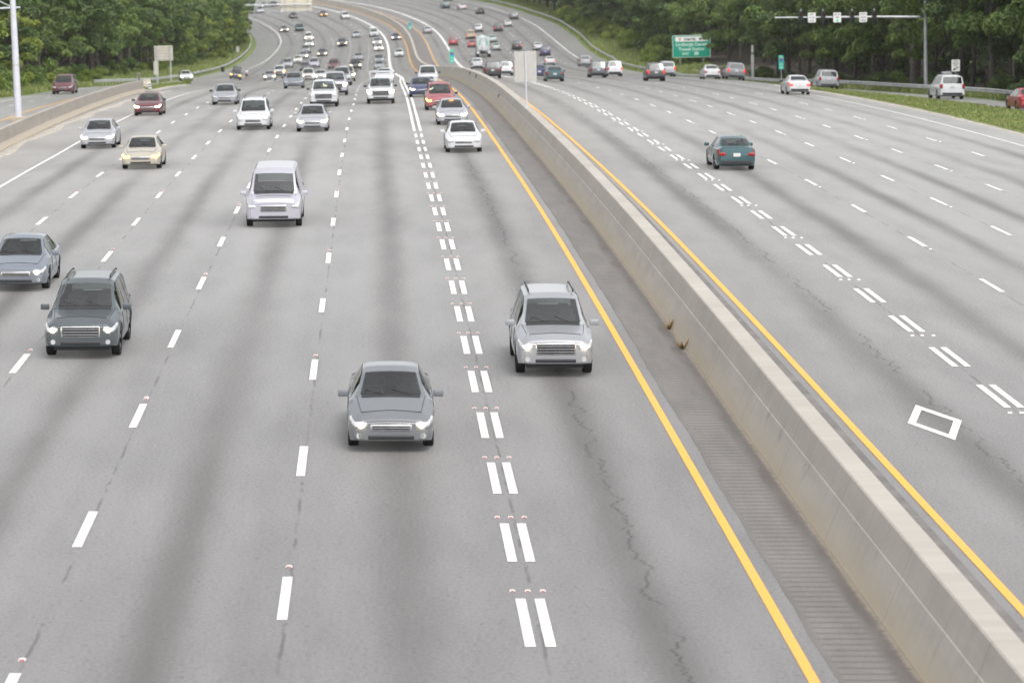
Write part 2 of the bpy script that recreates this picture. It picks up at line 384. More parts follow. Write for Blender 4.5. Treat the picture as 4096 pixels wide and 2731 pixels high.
# terrain
rows=[]
for s in list(np.arange(-60,1140,6.0)):
    gl,gr=GL(s),GR(s); cs=[]
    for d in (120,80,50,30,18,10,5,2.5):
        cs.append((gl-d,d,'L'))
    cs.append((gl+.2,0,'L'))
    for q in (-30,-26,-20,-10,0,10,20,26,30): cs.append((q,0,'M'))
    cs.append((gr-.2,0,'R'))
    for d in (2.5,5,10,18,30,50,80,120): cs.append((gr+d,d,'R'))
    rows.append((s,cs))
v=[];f=[];n=len(rows[0][1])
for s,cs in rows:
    us=np.array([max(-46,min(46,c[0])) for c in cs]); _,_,z=raw(np.full(n,s),us); uu=np.array([c[0] for c in cs]); x,y,_=raw(np.full(n,s),uu)
    bank=float(np.interp(s,[0,200,330,420,560,760],[.10,.10,.10,.25,.22,.05]))
    bankR=float(np.interp(s,[0,330,430,560,640,760],[.0,.0,.12,.14,.03,.03]))
    for k,c in enumerate(cs):
        e=-.5 if c[2]=='M' else -.03
        if c[2]=='L' and c[1]>0: e=.0+bank*min(c[1],14)
        if c[2]=='R' and c[1]>0: e=.0+bankR*min(c[1],14)
        if c[1]>=2.5: e+=.25*math.sin(s*.21+c[0]*.9)*min(1,c[1]/10)
        if c[1]>=120: e-=30
        v.append((float(x[k]),float(y[k]),float(z[k])+e))
for i in range(len(rows)-1):
    for k in range(n-1): f.append((i*n+k,i*n+k+1,(i+1)*n+k+1,(i+1)*n+k))
mb=MB(); mb.v=v; mb.f=f; mb.m=[0]*len(f)
nn=n-1
for i in range(len(rows)-1):
    s=rows[i][0]
    for k in range(nn):
        d=min(rows[i][1][k][1],rows[i][1][k+1][1]); sd=rows[i][1][k][2]
        if d>=(2.4 if (sd=='R' and s<425) else 9): mb.m[i*nn+k]=1
te=mb.build('ground',[M['ground'],M['litter']],smooth=180); te['kind']='structure'
mb=MB(); mb.add([(-4000,-3000,-20),(4000,-3000,-20),(4000,6000,-20),(-4000,6000,-20)],[(0,1,2,3)])
o=mb.build('far_ground',M['ground']); o['kind']='structure'
def gz(s,u):
    """terrain height (same rules as the mesh)"""
    gl,gr=GL(s),GR(s); x,y,_=raw(s,u); _,_,z=raw(s,max(-46,min(46,u)))
    bank=float(np.interp(s,[0,200,330,420,560,760],[.10,.10,.10,.25,.22,.05])); bankR=float(np.interp(s,[0,330,430,560,640,760],[.0,.0,.12,.14,.03,.03]))
    e=0
    if u<gl: e=bank*min(gl-u,14)
    if u>gr: e=bankR*min(u-gr,14)
    return (float(x),float(y),float(z)+e)
# ---- lane markings: one sheet per colour, laid on the asphalt
class Marks:
    def __init__(s): s.v=[];s.f=[];s.uv=[]
    def strip(s,s0,s1,uf,w,step=2.0,dh=0.009):
        n=max(1,int(math.ceil((s1-s0)/step))); b=len(s.v)
        for i in range(n+1):
            q=s0+(s1-s0)*i/n; u=uf(q)
            for d in (-w/2,w/2):
                s.v.append(P(q,u+d,dh)); s.uv.append((u+d,q))
        for i in range(n): s.f.append((b+2*i,b+2*i+1,b+2*i+3,b+2*i+2))
    def poly(s,su,dh=.009):
        b=len(s.v)
        for q,u in su: s.v.append(P(q,u,dh)); s.uv.append((u,q))
        s.f.append(tuple(range(b,b+len(su))))
    def build(s,name,mat):
        me=bpy.data.meshes.new(name); me.from_pydata(s.v,[],s.f)
        L=me.uv_layers.new(name='metres'); idx=np.zeros(len(me.loops),int); me.loops.foreach_get('vertex_index',idx)
        L.data.foreach_set('uv',np.array(s.uv)[idx].ravel()); me.materials.append(mat); me.update()
        bm=bmesh.new(); bm.from_mesh(me); bmesh.ops.recalc_face_normals(bm,faces=bm.faces)
        for fc in bm.faces:
            if fc.normal.z<0: fc.normal_flip()
        bm.to_mesh(me); bm.free()
        o=bpy.data.objects.new(name,me); col.objects.link(o); o['kind']='structure'; return o
W=Marks(); Yl=Marks()
Yl.strip(-20,1130,lambda s: off('YL',s),.17,4); Yl.strip(-20,1130,lambda s: off('YR',s),.17,4)
dr=random.Random(5)
def dashes(l,first,sp,lo,hi,w=.15,ln=3.2,lens=None):
    k=math.ceil((lo-first)/sp)
    while first+k*sp<hi:
        c=first+k*sp; W.strip(c-ln/2+dr.uniform(-.08,.08),c+ln/2+dr.uniform(-.08,.08),lambda s: off(l,s),w*dr.uniform(.94,1.06),1.7); k+=1
for l,a,sp in (('A',47.5,12.21),('B',53.0,12.18),('C',73.0,12.15),('D',98.2,12.03),('G1',88.3,12.25),('G2',104.3,11.53),('G3',122.5,11.5),('G4',143.2,12.1)):
    dashes(l,a,sp,-20,330,.17)
for l,a in (('A',639.4),('B',637),('C',641),('D',638),('WL',643),('G1',547.3),('G2',551),('G3',545),('G4',549),('WR',553)):
    dashes(l,a,12.1,333 if l not in('WL','WR') else 470,1100,.18)
for l,a,sp,end in (('DL',45.8,6.05,163.5),('DR',67.7,6.07,245)):
    k=math.ceil((-20-a)/sp)
    while a+k*sp<end:
        c=a+k*sp
        for d in (-.155,.155):
            W.strip(c-1.62,c+1.62,lambda s: off(l,s)+d,.165,1.7)
        k+=1
    a2=165.2 if l=='DL' else 246
    for d in (-.17,.17): W.strip(a2,330,lambda s: off(l,s)+d,.165,3)
    W.strip(330,1130,lambda s: off(l,s),.45,4)
W.strip(-20,470,lambda s: off('WL',s),.16,4); W.strip(-20,440,lambda s: off('WR',s),.16,4)
XLs=lambda s: float(np.interp(s,[240,340,420,505,543,581,634,670,700,1150],[-39.2,-38.7,-37,-33.6,-31.2,-29.75,-29.1,-28.45,-28.06,-28.06]))
W.strip(180,1130,XLs,.2,4)
W.strip(390,540,lambda s: float(np.interp(s,[390,430,480,505,540],[-33.0,-31.6,-29.9,-28.6,-25.6])),.18,4)       # nose of the slip road
Yl.strip(120,330,lambda s: float(np.interp(s,[120,190,210,233,262,330],[-33.1,-33.37,-33.7,-33.8,-34.3,-34.6])),.16,3)
c=150.0
while c<330: W.strip(c-1.6,c+1.6,lambda s:-36.7,.15,1.7); c+=12.2
W.strip(430,1130,lambda s: off('XR',s),.2,4)
W.strip(170,430,lambda s: float(np.interp(s,[170,240,300,430],[30.2,28.6,27.7,27.42])),.15,4)
# diamond of the car-pool lane
dm=[(66.5,2.60),(64.4,3.24),(62.0,2.62),(64.1,1.98)]; cx=sum(q[0] for q in dm)/4; cu=sum(q[1] for q in dm)/4
inn=[(cx+(a-cx)*.69,cu+(b-cu)*.69) for a,b in dm]
for i in range(4):
    j=(i+1)%4; W.poly([dm[i],dm[j],inn[j],inn[i]])
W.build('lane_markings',M['white_line']); Yl.build('edge_lines',M['yellow_line'])
# ---- sandy strips
def strip_sheet(name,s0,s1,fa,fb,mat,h,step=2.0,j=.1,seed=1):
    r=random.Random(seed); rows=[]
    for s in np.arange(s0,s1+.1,step):
        a,b_=fa(s)+r.uniform(-j,j),fb(s)+r.uniform(-j,j); rows.append((s,[(a,0,-.06),(a+(b_-a)*.2,0,0),(a+(b_-a)*.8,0,0),(b_,0,-.06)]))
    return sheet(name,rows,mat,h=h)
strip_sheet('dirt_strip',60,272,lambda s:-28.95,lambda s:-28.15+.25*math.sin(s*.3),M['soil'],.03,2,.12,1)
strip_sheet('dirt_strip',100,262,lambda s:25.25,lambda s:26.0,M['soil'],.03,2,.15,2)
strip_sheet('dirt_strip',275,330,lambda s:float(np.interp(s,[275,300,330],[-32,-32.3,-31.3])),lambda s:float(np.interp(s,[275,285,300,330],[-29.8,-29.9,-30.2,-30.5])),M['soil'],.04,3,.12,3)
gs=strip_sheet('grass_verge',100,250,lambda s:25.85,lambda s:float(np.interp(s,[100,188,199,209,224,240,250],[36,31.6,31.2,29.8,28.9,27.4,26.3])),M['ground'],.10,2,.12,4)
strip_sheet('grass_verge',282,332,lambda s:float(np.interp(s,[282,300,332],[-31.6,-32.0,-31.2])),lambda s:float(np.interp(s,[282,300,332],[-30.8,-30.6,-30.7])),M['ground'],.09,3,.1,5)
# ---- grass tufts (nobody could count them)
gv=MB(); gr_=random.Random(9)
def tuft(x,y,z,h):
    for _ in range(3):
        a=gr_.uniform(0,6.28); w=gr_.uniform(.04,.1); l=gr_.uniform(.5,1.0)*h; dx,dy=math.cos(a),math.sin(a); lean=gr_.uniform(.1,.5)*l
        gv.add([(x-dy*w,y+dx*w,z),(x+dy*w,y-dx*w,z),(x+dx*lean,y+dy*lean,z+l)],[(0,1,2)])
def scatter(n,s0,s1,fa,fb,h,zoff=.0,terr=False):
    for _ in range(n):
        s=gr_.uniform(s0,s1); u=gr_.uniform(fa(s),fb(s))
        x,y,z=gz(s,u) if terr else P(s,u,zoff); tuft(x,y,z,h*gr_.uniform(.5,1.3))
scatter(14000,120,248,lambda s:25.9,lambda s:float(np.interp(s,[100,188,199,209,224,240,250],[36,31.6,31.2,29.8,28.9,27.4,26.3])),.15,.08)
scatter(700,283,331,lambda s:-31.9,lambda s:-30.7,.25,.07)
scatter(5000,400,720,lambda s:GL(s)-9,lambda s:GL(s)-.3,.6,0,True)
scatter(3500,200,335,lambda s:GL(s)-6,lambda s:GL(s)+.4,.7,0,True)
scatter(5000,190,430,lambda s:GR(s)-.6,lambda s:GR(s)+4,.5,0,True)
scatter(7000,430,760,lambda s:GR(s)-.6,lambda s:GR(s)+8,.6,0,True)
g=gv.build('grass',M['grass']); tag(g,'tufts of grass along the verges and banks','grass',kind='stuff')
# ---- road studs
def stud_mesh():
    mb=MB(); mb.box((0,0,.011),(.105,.10,.022),taper=.72); return mb.build('road_stud',M['stud_white'],link=False).data
sm=stud_mesh()
mb=MB(); mb.add([(-.038,-.0515,.003),(.038,-.0515,.003),(.032,-.0445,.02),(-.032,-.0445,.02)],[(3,2,1,0)])
fm=mb.build('reflector',M['stud_red'],link=False).data
def stud(s,u,label,group,red=True,sc_=1.5):
    o=bpy.data.objects.new('road_stud',sm); col.objects.link(o); o.location=P(s,u,.004); o.rotation_euler=(0,0,heading(s)); o.scale=(sc_,sc_*.9,sc_*1.15)
    tag(o,label,'road stud',group)
    if red:
        q=bpy.data.objects.new('reflector',fm); col.objects.link(q); q.parent=o
a=45.8
for k in range(0,15):
    c=a+6.05*k+1.62+.55
    for d in (-.26,-.01,.24): stud(c,off('DL',c)+d,'small red and white road stud, one of three beside a double white dash','studs by the double dashes on the oncoming side',True,.95)
for l,first,sp in (('A',47.5,24.42),('B',41.0,24.36),('B',65.2,24.36),('C',73.0,24.3),('D',98.2,24.06)):
    for k in range(4):
        c=first+sp*k+2.3
        if c<130: stud(c,off(l,c),'single red and white road stud just beyond a white lane dash','studs by the single lane dashes on the oncoming side',True,1.1)
for k in range(0,13):
    c=67.7+12.14*k-.7-1.62
    for d in (-.26,0,.3): stud(c,off('DR',c)+d,'small white road stud, one of three in a row below a double dash','studs by the double dashes on the departing side',False,1.0)
for l,first,sp in (('G1',100.5,24.5),('G2',115.8,23.06),('G3',134,23),('G4',155.3,24.2)):
    for k in range(5):
        c=first+sp*k-2.4; stud(c,off(l,c),'single white road stud at the near end of a lane dash','studs by the single lane dashes on the departing side',False,1.05)
# ---- extruded profile along the road (barriers)
def extrude(name,s0,s1,prof,mats,step=2.0,parent=None,mi=None,cap=True,ulist=None,close=True):
    """prof: list of (du,h); ulist: base offset function"""
    ss=list(np.arange(s0,s1,step))+[s1]; n=len(prof); v=[];f=[];uv=[];m=[]
    for s in ss:
        b=ulist(s)
        for du,h in prof: v.append(P(s,b+du,h)); uv.append((h,s))
    for i in range(len(ss)-1):
        for k in range(n-1):
            f.append((i*n+k,(i+1)*n+k,(i+1)*n+k+1,i*n+k+1)); m.append(mi[k] if mi else 0)
    if cap: f.append(tuple(range(n))); m.append(0); f.append(tuple(reversed([(len(ss)-1)*n+k for k in range(n)]))); m.append(0)
    me=bpy.data.meshes.new(name); me.from_pydata(v,[],f)
    L=me.uv_layers.new(name='metres'); idx=np.zeros(len(me.loops),int); me.loops.foreach_get('vertex_index',idx)
    L.data.foreach_set('uv',np.array(uv)[idx].ravel())
    for q in mats: me.materials.append(q)
    me.polygons.foreach_set('material_index',m); me.update()
    o=bpy.data.objects.new(name,me); col.objects.link(o)
    if parent: o.parent=parent
    return o
prof=[(-.735,-.05),(-.725,.02),(-.70,.06),(-.42,.735),(-.405,.742),(-.235,1.19),(-.205,1.215),(.19,1.215),(.215,1.19),(.40,.30),(.46,.02),(.46,-.1)]
b=extrude('median_barrier',-20,1120,prof,[M['concrete'],M['concrete_top']],2.0,mi=[0,0,0,0,0,0,1,0,0,0,0],ulist=lambda s:-1.0)
smooth_mesh(b.data,18)
tag(b,'long grey concrete median barrier with pale cap between the two carriageways','barrier')
for s,h in ((262,.95),(245,.93),(196,.62)):
    mb=MB(); mb.box((0,0,0),(.12,.10,.22)); mb.box((0,0,.15),(.08,.03,.10)); q=mb.build('barrier_reflector',M['black'],b); x,y,z=P(s,-1.0-.235-(1.19-h)*.28-.04,h); q.location=(x,y,z)
for s in (75.2,78.8):
    t=MB(); r=random.Random(int(s))
    for k in range(16):
        a=r.uniform(0,6.28); l=r.uniform(.12,.34); d=Vector((math.cos(a)*.5-.2,math.sin(a)*.5,r.uniform(.6,1.1))).normalized()*l; w=.03
        t.add([(-w,0,0),(w,0,0),(d.x+w,d.y,d.z*.6),(d.x*1.5,d.y*1.5,d.z)],[(0,1,2,3)])
    M.setdefault('weed',simple('dry_weed',(.19,.13,.06),.9)); q=t.build('weed',M['weed']); q.location=P(s,-1.8,.0)
    tag(q,'dry brown weed at the foot of the median barrier, '+('nearer one' if s<77 else 'farther one'),'weed')
profW=[(.34,-.05),(.33,.08),(.14,.36),(.10,1.02),(.07,1.05),(-.10,1.05),(-.13,1.0),(-.16,.3),(-.36,.0),(-.36,-.1)]
w=extrude('retaining_wall',60,268,profW,[M['concrete_wall']],2.0,ulist=lambda s: float(np.interp(s,[60,150,195,222,268],[-28.9,-29.05,-29.4,-29.75,-30.6])))
smooth_mesh(w.data,20); tag(w,'stained low concrete wall between slip road and left shoulder','wall')
extra=extrude('back_rail',60,262,[(-.5,-.05),(-.5,.62),(-.42,.66),(-.36,.62),(-.36,-.05)],[M['rail']],2.0,parent=w,ulist=lambda s: float(np.interp(s,[60,150,195,222,262],[-28.9,-29.05,-29.4,-29.75,-30.5])))
# ---- guardrails
def guardrail(label,s0,s1,gf,sgn,post_range):
    root=empty('guardrail',P(s0,gf(s0)))
    prof=[(0,.42),(.05,.46),(.05,.52),(-.01,.56),(-.01,.60),(.05,.64),(.05,.70),(0,.74),(-.02,.74),(-.02,.42)]
    prof=[(a*sgn,h) for a,h in prof]
    r=extrude('rail',s0,s1,prof,[M['rail']],3.8,ulist=gf)
    r.parent=root; r.matrix_parent_inverse=root.matrix_world.inverted(); r.location=(-root.location[0],-root.location[1],-root.location[2]); r.matrix_parent_inverse=Matrix()
    pm=None; s=post_range[0]; n=0
    while s<post_range[1] and n<95:
        if pm is None:
            mb=MB(); mb.box((0,0,.31),(.10,.16,.78)); pm=mb.build('post',M['post'],root)
            q=pm
        else: q=part_copy(pm,root)
        x,y,z=P(s,gf(s)-.14*sgn); q.location=(x-root.location[0],y-root.location[1],z-root.location[2]); q.rotation_euler=(0,0,heading(s)); s+=3.81; n+=1
    return tag(root,label,'guardrail')
bpy.context.view_layer.update()
guardrail('long steel guardrail curving beside the slip road below the left wood',331,700,GL,1,(332,690))
guardrail('long steel guardrail curving along the right shoulder below the wood',150,850,GR,-1,(190,545))
# ------------------------------------------------------------------ vehicles
def lerp(a,b,t): return a+(b-a)*t
def ip(tab,d): return float(np.interp(d,[q[0] for q in tab],[q[1] for q in tab]))
SPEC=dict(
 sedan=dict(L=4.75,W=1.82,zt=[(0,.64),(.05,.69),(.35,.79),(1.0,.92),(1.30,.97),(2.05,1.38),(2.4,1.45),(3.1,1.44),(3.45,1.37),(4.05,1.08),(4.6,1.04),(4.70,.98),(4.75,.80)],
   zs=[(0,.54),(.1,.62),(1.2,.86),(3.6,.93),(4.6,.94),(4.75,.74)],w=[(0,.70),(.05,.78),(.3,.87),(.8,.91),(3.9,.91),(4.4,.87),(4.7,.80),(4.75,.76)],
   wt=[(0,.56),(1.3,.70),(2.1,.57),(3.4,.56),(4.05,.66),(4.75,.60)],zl=.21,r=.32,ax=(.93,3.66),ws=(1.36,2.03),rw=(3.47,4.02),sw=((1.75,2.62),(2.70,3.62)),lamp=.60,tail=.84,grille=(.80,.10,.53)),
 suv=dict(L=4.75,W=1.88,zt=[(0,.84),(.05,.90),(.35,1.0),(1.05,1.08),(1.28,1.12),(1.95,1.68),(2.3,1.77),(4.1,1.76),(4.38,1.68),(4.64,1.12),(4.70,1.0),(4.75,.80)],
   zs=[(0,.72),(.1,.80),(1.2,1.0),(3.6,1.06),(4.6,1.06),(4.75,.76)],w=[(0,.76),(.05,.84),(.3,.91),(.8,.94),(4.2,.94),(4.6,.88),(4.75,.82)],
   wt=[(0,.62),(1.28,.74),(2.0,.63),(4.2,.62),(4.65,.72),(4.75,.66)],zl=.30,r=.37,ax=(.93,3.72),ws=(1.34,1.93),rw=(4.40,4.62),sw=((1.62,2.55),(2.63,3.42),(3.50,4.20)),lamp=.76,tail=.98,grille=(.92,.25,.70)),
 minivan=dict(L=4.95,W=1.96,zt=[(0,.70),(.05,.76),(.5,.93),(.95,1.03),(1.1,1.07),(2.0,1.64),(2.45,1.75),(4.4,1.74),(4.68,1.66),(4.88,1.08),(4.92,.9),(4.95,.72)],
   zs=[(0,.58),(.1,.68),(1.1,.93),(3.6,1.0),(4.8,1.0),(4.95,.70)],w=[(0,.76),(.05,.84),(.35,.93),(.9,.98),(4.4,.98),(4.8,.92),(4.95,.86)],
   wt=[(0,.60),(1.1,.76),(2.05,.66),(4.5,.64),(4.88,.76),(4.95,.70)],zl=.24,r=.34,ax=(.95,3.95),ws=(1.16,1.97),rw=(4.70,4.86),sw=((1.65,2.62),(2.72,3.62),(3.72,4.45)),lamp=.64,tail=1.05,grille=(.84,.14,.55)),
 van=dict(L=5.4,W=2.02,zt=[(0,.95),(.05,1.02),(.5,1.13),(.8,1.18),(1.45,1.88),(1.8,2.02),(5.1,2.04),(5.3,1.98),(5.38,1.2),(5.4,.8)],
   zs=[(0,.8),(.1,.88),(1.0,1.08),(5.2,1.15),(5.4,.78)],w=[(0,.84),(.05,.92),(.3,.98),(.8,1.01),(5.1,1.01),(5.4,.95)],
   wt=[(0,.70),(.8,.80),(1.5,.72),(5.2,.74),(5.4,.80)],zl=.28,r=.36,ax=(.85,4.3),ws=(.86,1.42),rw=(5.31,5.375),sw=((1.15,2.0),),lamp=.78,tail=1.1,grille=(.9,.2,.70)),
 pickup=dict(L=5.55,W=1.95,zt=[(0,.95),(.05,1.02),(.35,1.10),(1.3,1.17),(1.5,1.20),(2.05,1.72),(2.4,1.82),(3.35,1.80),(3.5,1.74),(3.62,1.18),(3.66,1.12),(5.4,1.10),(5.5,1.06),(5.55,.85)],
   zs=[(0,.82),(.1,.90),(1.4,1.08),(5.4,1.07),(5.55,.82)],w=[(0,.84),(.05,.90),(.3,.95),(.8,.97),(5.2,.97),(5.55,.92)],
   wt=[(0,.72),(1.5,.80),(2.1,.66),(3.5,.66),(3.66,.80),(5.55,.80)],zl=.34,r=.39,ax=(1.0,4.35),ws=(1.55,2.03),rw=(3.515,3.61),sw=((1.85,2.6),(2.68,3.42)),lamp=.80,tail=.98,grille=(1.12,.33,.76)),
)
def bevel_box(c,d,bev,segs=2):
    bm=bmesh.new(); bmesh.ops.create_cube(bm,size=1.0)
    for v in bm.verts: v.co=Vector((v.co.x*d[0]+c[0],v.co.y*d[1]+c[1],v.co.z*d[2]+c[2]))
    if bev: bmesh.ops.bevel(bm,geom=bm.edges[:],offset=bev,segments=segs,affect='EDGES',profile=.6)
    return bm
def bm_mesh(name,bm,mat,deg=40):
    me=bpy.data.meshes.new(name); bm.to_mesh(me); bm.free(); me.materials.append(mat); smooth_mesh(me,deg); return me
def profile_ring(S,d):
    w=ip(S['w'],d); zs=ip(S['zs'],d); zt=ip(S['zt'],d); wt=ip(S['wt'],d); zl=S['zl']+(.05*max(0,1-d/.25))+(.07*max(0,1-(S['L']-d)/.35))
    r=S['r']; ra=r*1.16
    for a in S['ax']:
        if abs(d-a)<ra: zl=max(zl,r+math.sqrt(ra*ra-(d-a)**2))
    zl=min(zl,zs-.06); dz=zt-zs; mid=lerp(zl,zs,.5)
    bw=w*.93
    return [(0,zl),(w*.80,zl),(w*.965,zl+.02),(w*1.0,max(zl+.04,lerp(S['zl'],zs,.40))),(w*.995,max(zl+.05,lerp(S['zl'],zs,.74))),(w*.965,zs),
            (lerp(bw,wt+.03,.1),zs+.08*dz+.012),(lerp(bw,wt+.03,.6),zs+.55*dz+.012),(wt+.03,zs+.90*dz),(wt-.06,zs+.985*dz),(wt*.5,zt+.012),(0,zt+.018)]
def car_data(kind):
    S=SPEC[kind]; L=S['L']; D={}
    ds=set(np.round(np.linspace(0,L,44),3))|{q[0] for q in S['zt']}|{q[0] for q in S['w']}
    key=set(S['ws'])|set(S['rw'])|{q for w_ in S['sw'] for q in w_}
    ds|={round(q,3) for q in key}
    for a in S['ax']:
        ra=S['r']*1.16
        for t in np.linspace(-1,1,13): ds.add(round(a+ra*math.sin(t*math.pi/2)*.999,3))
    ds=sorted(ds); dd=[ds[0]]
    for q in ds[1:]:
        if q-dd[-1]>.018: dd.append(q)
        elif any(abs(q-w_)<1e-4 for w_ in key): dd[-1]=q
    dd[-1]=L
    yy=lambda d: L/2-d
    mb=MB(); rings=[]
    for d in dd:
        R=profile_ring(S,d); full=[(x,z) for x,z in R]+[(-x,z) for x,z in reversed(R[1:-1])]
        rings.append([(x,yy(d),z) for x,z in full])
    n=len(rings[0]); v=[q for r in rings for q in r]; f=[]
    inr=lambda a,b_,w_: a>w_[0]-.003 and b_<w_[1]+.003
    for i in range(len(rings)-1):
        da,db=dd[i],dd[i+1]
        for k in range(n):
            k2=(k+1)%n
            if k in (9,10,11,12) and (inr(da,db,S['ws']) or inr(da,db,S['rw'])): continue      # glass openings
            if k in (6,7,14,15) and any(inr(da,db,w_) for w_ in S['sw']): continue
            f.append((i*n+k,i*n+k2,(i+1)*n+k2,(i+1)*n+k))
    f.append(tuple(range(n-1,-1,-1))); f.append(tuple((len(rings)-1)*n+k for k in range(n)))
    mb.add(v,f); me=mb.build('body',M['white_sheet'],link=False).data
    bm=bmesh.new(); bm.from_mesh(me); bmesh.ops.recalc_face_normals(bm,faces=bm.faces)
    caps=[q for q in bm.faces if len(q.verts)>6]; es={e for q in caps for e in q.edges}
    bmesh.ops.bevel(bm,geom=list(es),offset=.03,segments=2,affect='EDGES'); bm.to_mesh(me); bm.free(); smooth_mesh(me,32); D['body']=me
    def topz(d,x):
        R=profile_ring(S,d); pts=sorted([R[9],R[10],R[11]]); return float(np.interp(abs(x),[p[0] for p in pts],[p[1] for p in pts]))
    def screen(name,d0,d1,sgn):
        m=MB(); ns,nx=6,8; vs=[]
        for i in range(ns+1):
            d=d0+(d1-d0)*i/ns; xm=profile_ring(S,d)[9][0]+.012
            for k in range(nx+1):
                x=xm*(2*k/nx-1); vs.append((x,yy(d)+sgn*.012,topz(d,x)+.014))
        m.add(vs,[(i*(nx+1)+k,i*(nx+1)+k+1,(i+1)*(nx+1)+k+1,(i+1)*(nx+1)+k) for i in range(ns) for k in range(nx)])
        return m.build(name,M['car_glass'],link=False,smooth=60).data
    D['windshield']=screen('windshield',*S['ws'],1); D['rear_window']=screen('rear_window',*S['rw'],-1)
    for sgn,key in ((1,'side_r'),(-1,'side_l')):
        m=MB()
        for a,b_ in S['sw']:
            vs=[]; ns=6
            for i in range(ns+1):
                d=a+(b_-a)*i/ns; R=profile_ring(S,d); p6,p7,p8=R[6],R[7],R[8]
                for t in (-.02,.5,1.02):
                    x,z=(lerp(p6[0],p7[0],t*2),lerp(p6[1],p7[1],t*2)) if t<=.5 else (lerp(p7[0],p8[0],t*2-1),lerp(p7[1],p8[1],t*2-1))
                    vs.append((sgn*(x+.014),yy(d),z))
            m.add(vs,[(i*3+k,i*3+k+1,(i+1)*3+k+1,(i+1)*3+k) for i in range(ns) for k in range(2)])
        D[key]=m.build('side_window',M['car_glass'],link=False,smooth=60).data
    def lamp(name,sgn,c,d,bev,d0,d1,mat):
        bm=bevel_box(c,d,bev,3); rows=[]
        for i in range(6):
            q=lerp(d0,d1,i/5); R=profile_ring(S,q); p4,p5,p6=R[4],R[5],R[6]; sh=i/5
            a=(lerp(p4[0],p5[0],.45+.35*sh),lerp(p4[1],p5[1],.45+.35*sh)); rows.append([bm.verts.new((sgn*(x+.012),yy(q),z+.006)) for x,z in (a,p5,(lerp(p5[0],p6[0],.9),lerp(p5[1],p6[1],.9)))])
        for i in range(5):
            for k in range(2): bm.faces.new((rows[i][k],rows[i+1][k],rows[i+1][k+1],rows[i][k+1]))
        return bm_mesh(name,bm,mat)
    wf=ip(S['w'],.05); wr=ip(S['w'],L-.05)
    for sgn,k in ((1,'r'),(-1,'l')):
        D['head_'+k]=lamp('headlight',sgn,(sgn*(wf-.15),yy(.075),S['lamp']-.015),(.29,.19,.115),.05,.03,.44,M['lamp_off'])
        tw=kind=='sedan'
        D['tail_'+k]=lamp('tail_light',sgn,(sgn*(wr-(.15 if tw else .10)),yy(L-.07),S['tail']-.10),((.30 if tw else .15),.18,(.15 if tw else .34)),.045,L-.03,L-.30,M['tail'])
        D['mirror_'+k]=bm_mesh('mirror',bevel_box((sgn*(ip(S['w'],S['ws'][0])+.09),yy(S['ws'][0]+.22),ip(S['zs'],S['ws'][0])+.13),(.22,.10,.15),.035),M['trim'])
    gw,gh,gzz=S['grille']
    bm=bevel_box((0,yy(.008),gzz),(gw,.05,gh),.03,3); D['grille']=bm_mesh('grille',bm,M['trim'])
    bm=bevel_box((0,yy(.012),gzz),(gw+.05,.05,gh+.04),.03,3); D['surround']=bm_mesh('grille_surround',bm,M['chrome'])
    bm2=bmesh.new(); bm2.from_mesh(D['surround'])
    for q in range(1 if gh<.15 else 3):
        zz=gzz+(q-(0 if gh<.15 else 1))*gh*.27; r_=bmesh.ops.create_cube(bm2,size=1.0)['verts']
        for v_ in r_: v_.co=Vector((v_.co.x*gw*.96,v_.co.y*.012+yy(-.022),v_.co.z*.018+zz))
    bm2.to_mesh(D['surround']); bm2.free()
    mb=MB(); d=S['ws'][0]; xs=np.linspace(-1,1,9)
    vs=[(x*(profile_ring(S,q)[9][0]-.02),yy(q),topz(q,x*(profile_ring(S,q)[9][0]-.02))+.008) for q in (d-.14,d+.0) for x in xs]
    mb.add(vs,[(k,k+1,9+k+1,9+k) for k in range(8)])
    for x in (-.45,.12): 
        mb.tube([(x,yy(d-.05),topz(d-.05,x)+.02),(x+.42,yy(d+.10),topz(d+.10,x+.42)+.03)],.012,5)
    D['cowl']=mb.build('wiper_cowl',M['trim'],link=False).data
    for q in (): pass
    bm=bevel_box((0,yy(.012),S['zl']+.12),(S['W']*.52,.06,.09),.03,3); D['bumper']=bm_mesh('bumper',bm,M['trim'])
    bm=bevel_box((0,yy(L-.015),S['zl']+.17),(S['W']*.74,.07,.16),.02); D['rear_bumper']=bm_mesh('rear_bumper',bm,M['trim'])
    D['plate']=bm_mesh('license_plate',bevel_box((0,yy(L+.008),(S['tail']-.12)),(.31,.02,.155),0),M['plate'])
    d0,d1=S['ws'][0],S['rw'][1]; zf=ip(S['zs'],d0)
    mb=MB(); mb.box((0,yy(d0+.22),zf-.06),(S['W']*.76,.5,.16)); mb.box((0,yy((d0+d1)/2),zf-.5),(S['W']*.78,d1-d0,.06)); mb.tube([(.38+.17*math.cos(a*.5236),yy(d0+.62),zf+.04+.17*math.sin(a*.5236)) for a in range(13)],.018,5)
    D['dash']=mb.build('dashboard',M['dash'],link=False).data
    mb=MB()
    for row_ in ((d0+1.15,) if kind in('pickup','van') else (d0+1.15,d0+2.05)):
        for x in (-.38,.38):
            mb.box((x,yy(row_),zf-.12),(.50,.16,.62)); mb.box((x,yy(row_+.02),zf+.26),(.26,.10,.19)); mb.box((x,yy(row_-.28),zf-.36),(.5,.5,.16))
    D['seats']=mb.build('seats',M['seat'],link=False).data
    mb=MB()
    def strip(pts,w_=.009):
        mb.tube(pts,w_,4)
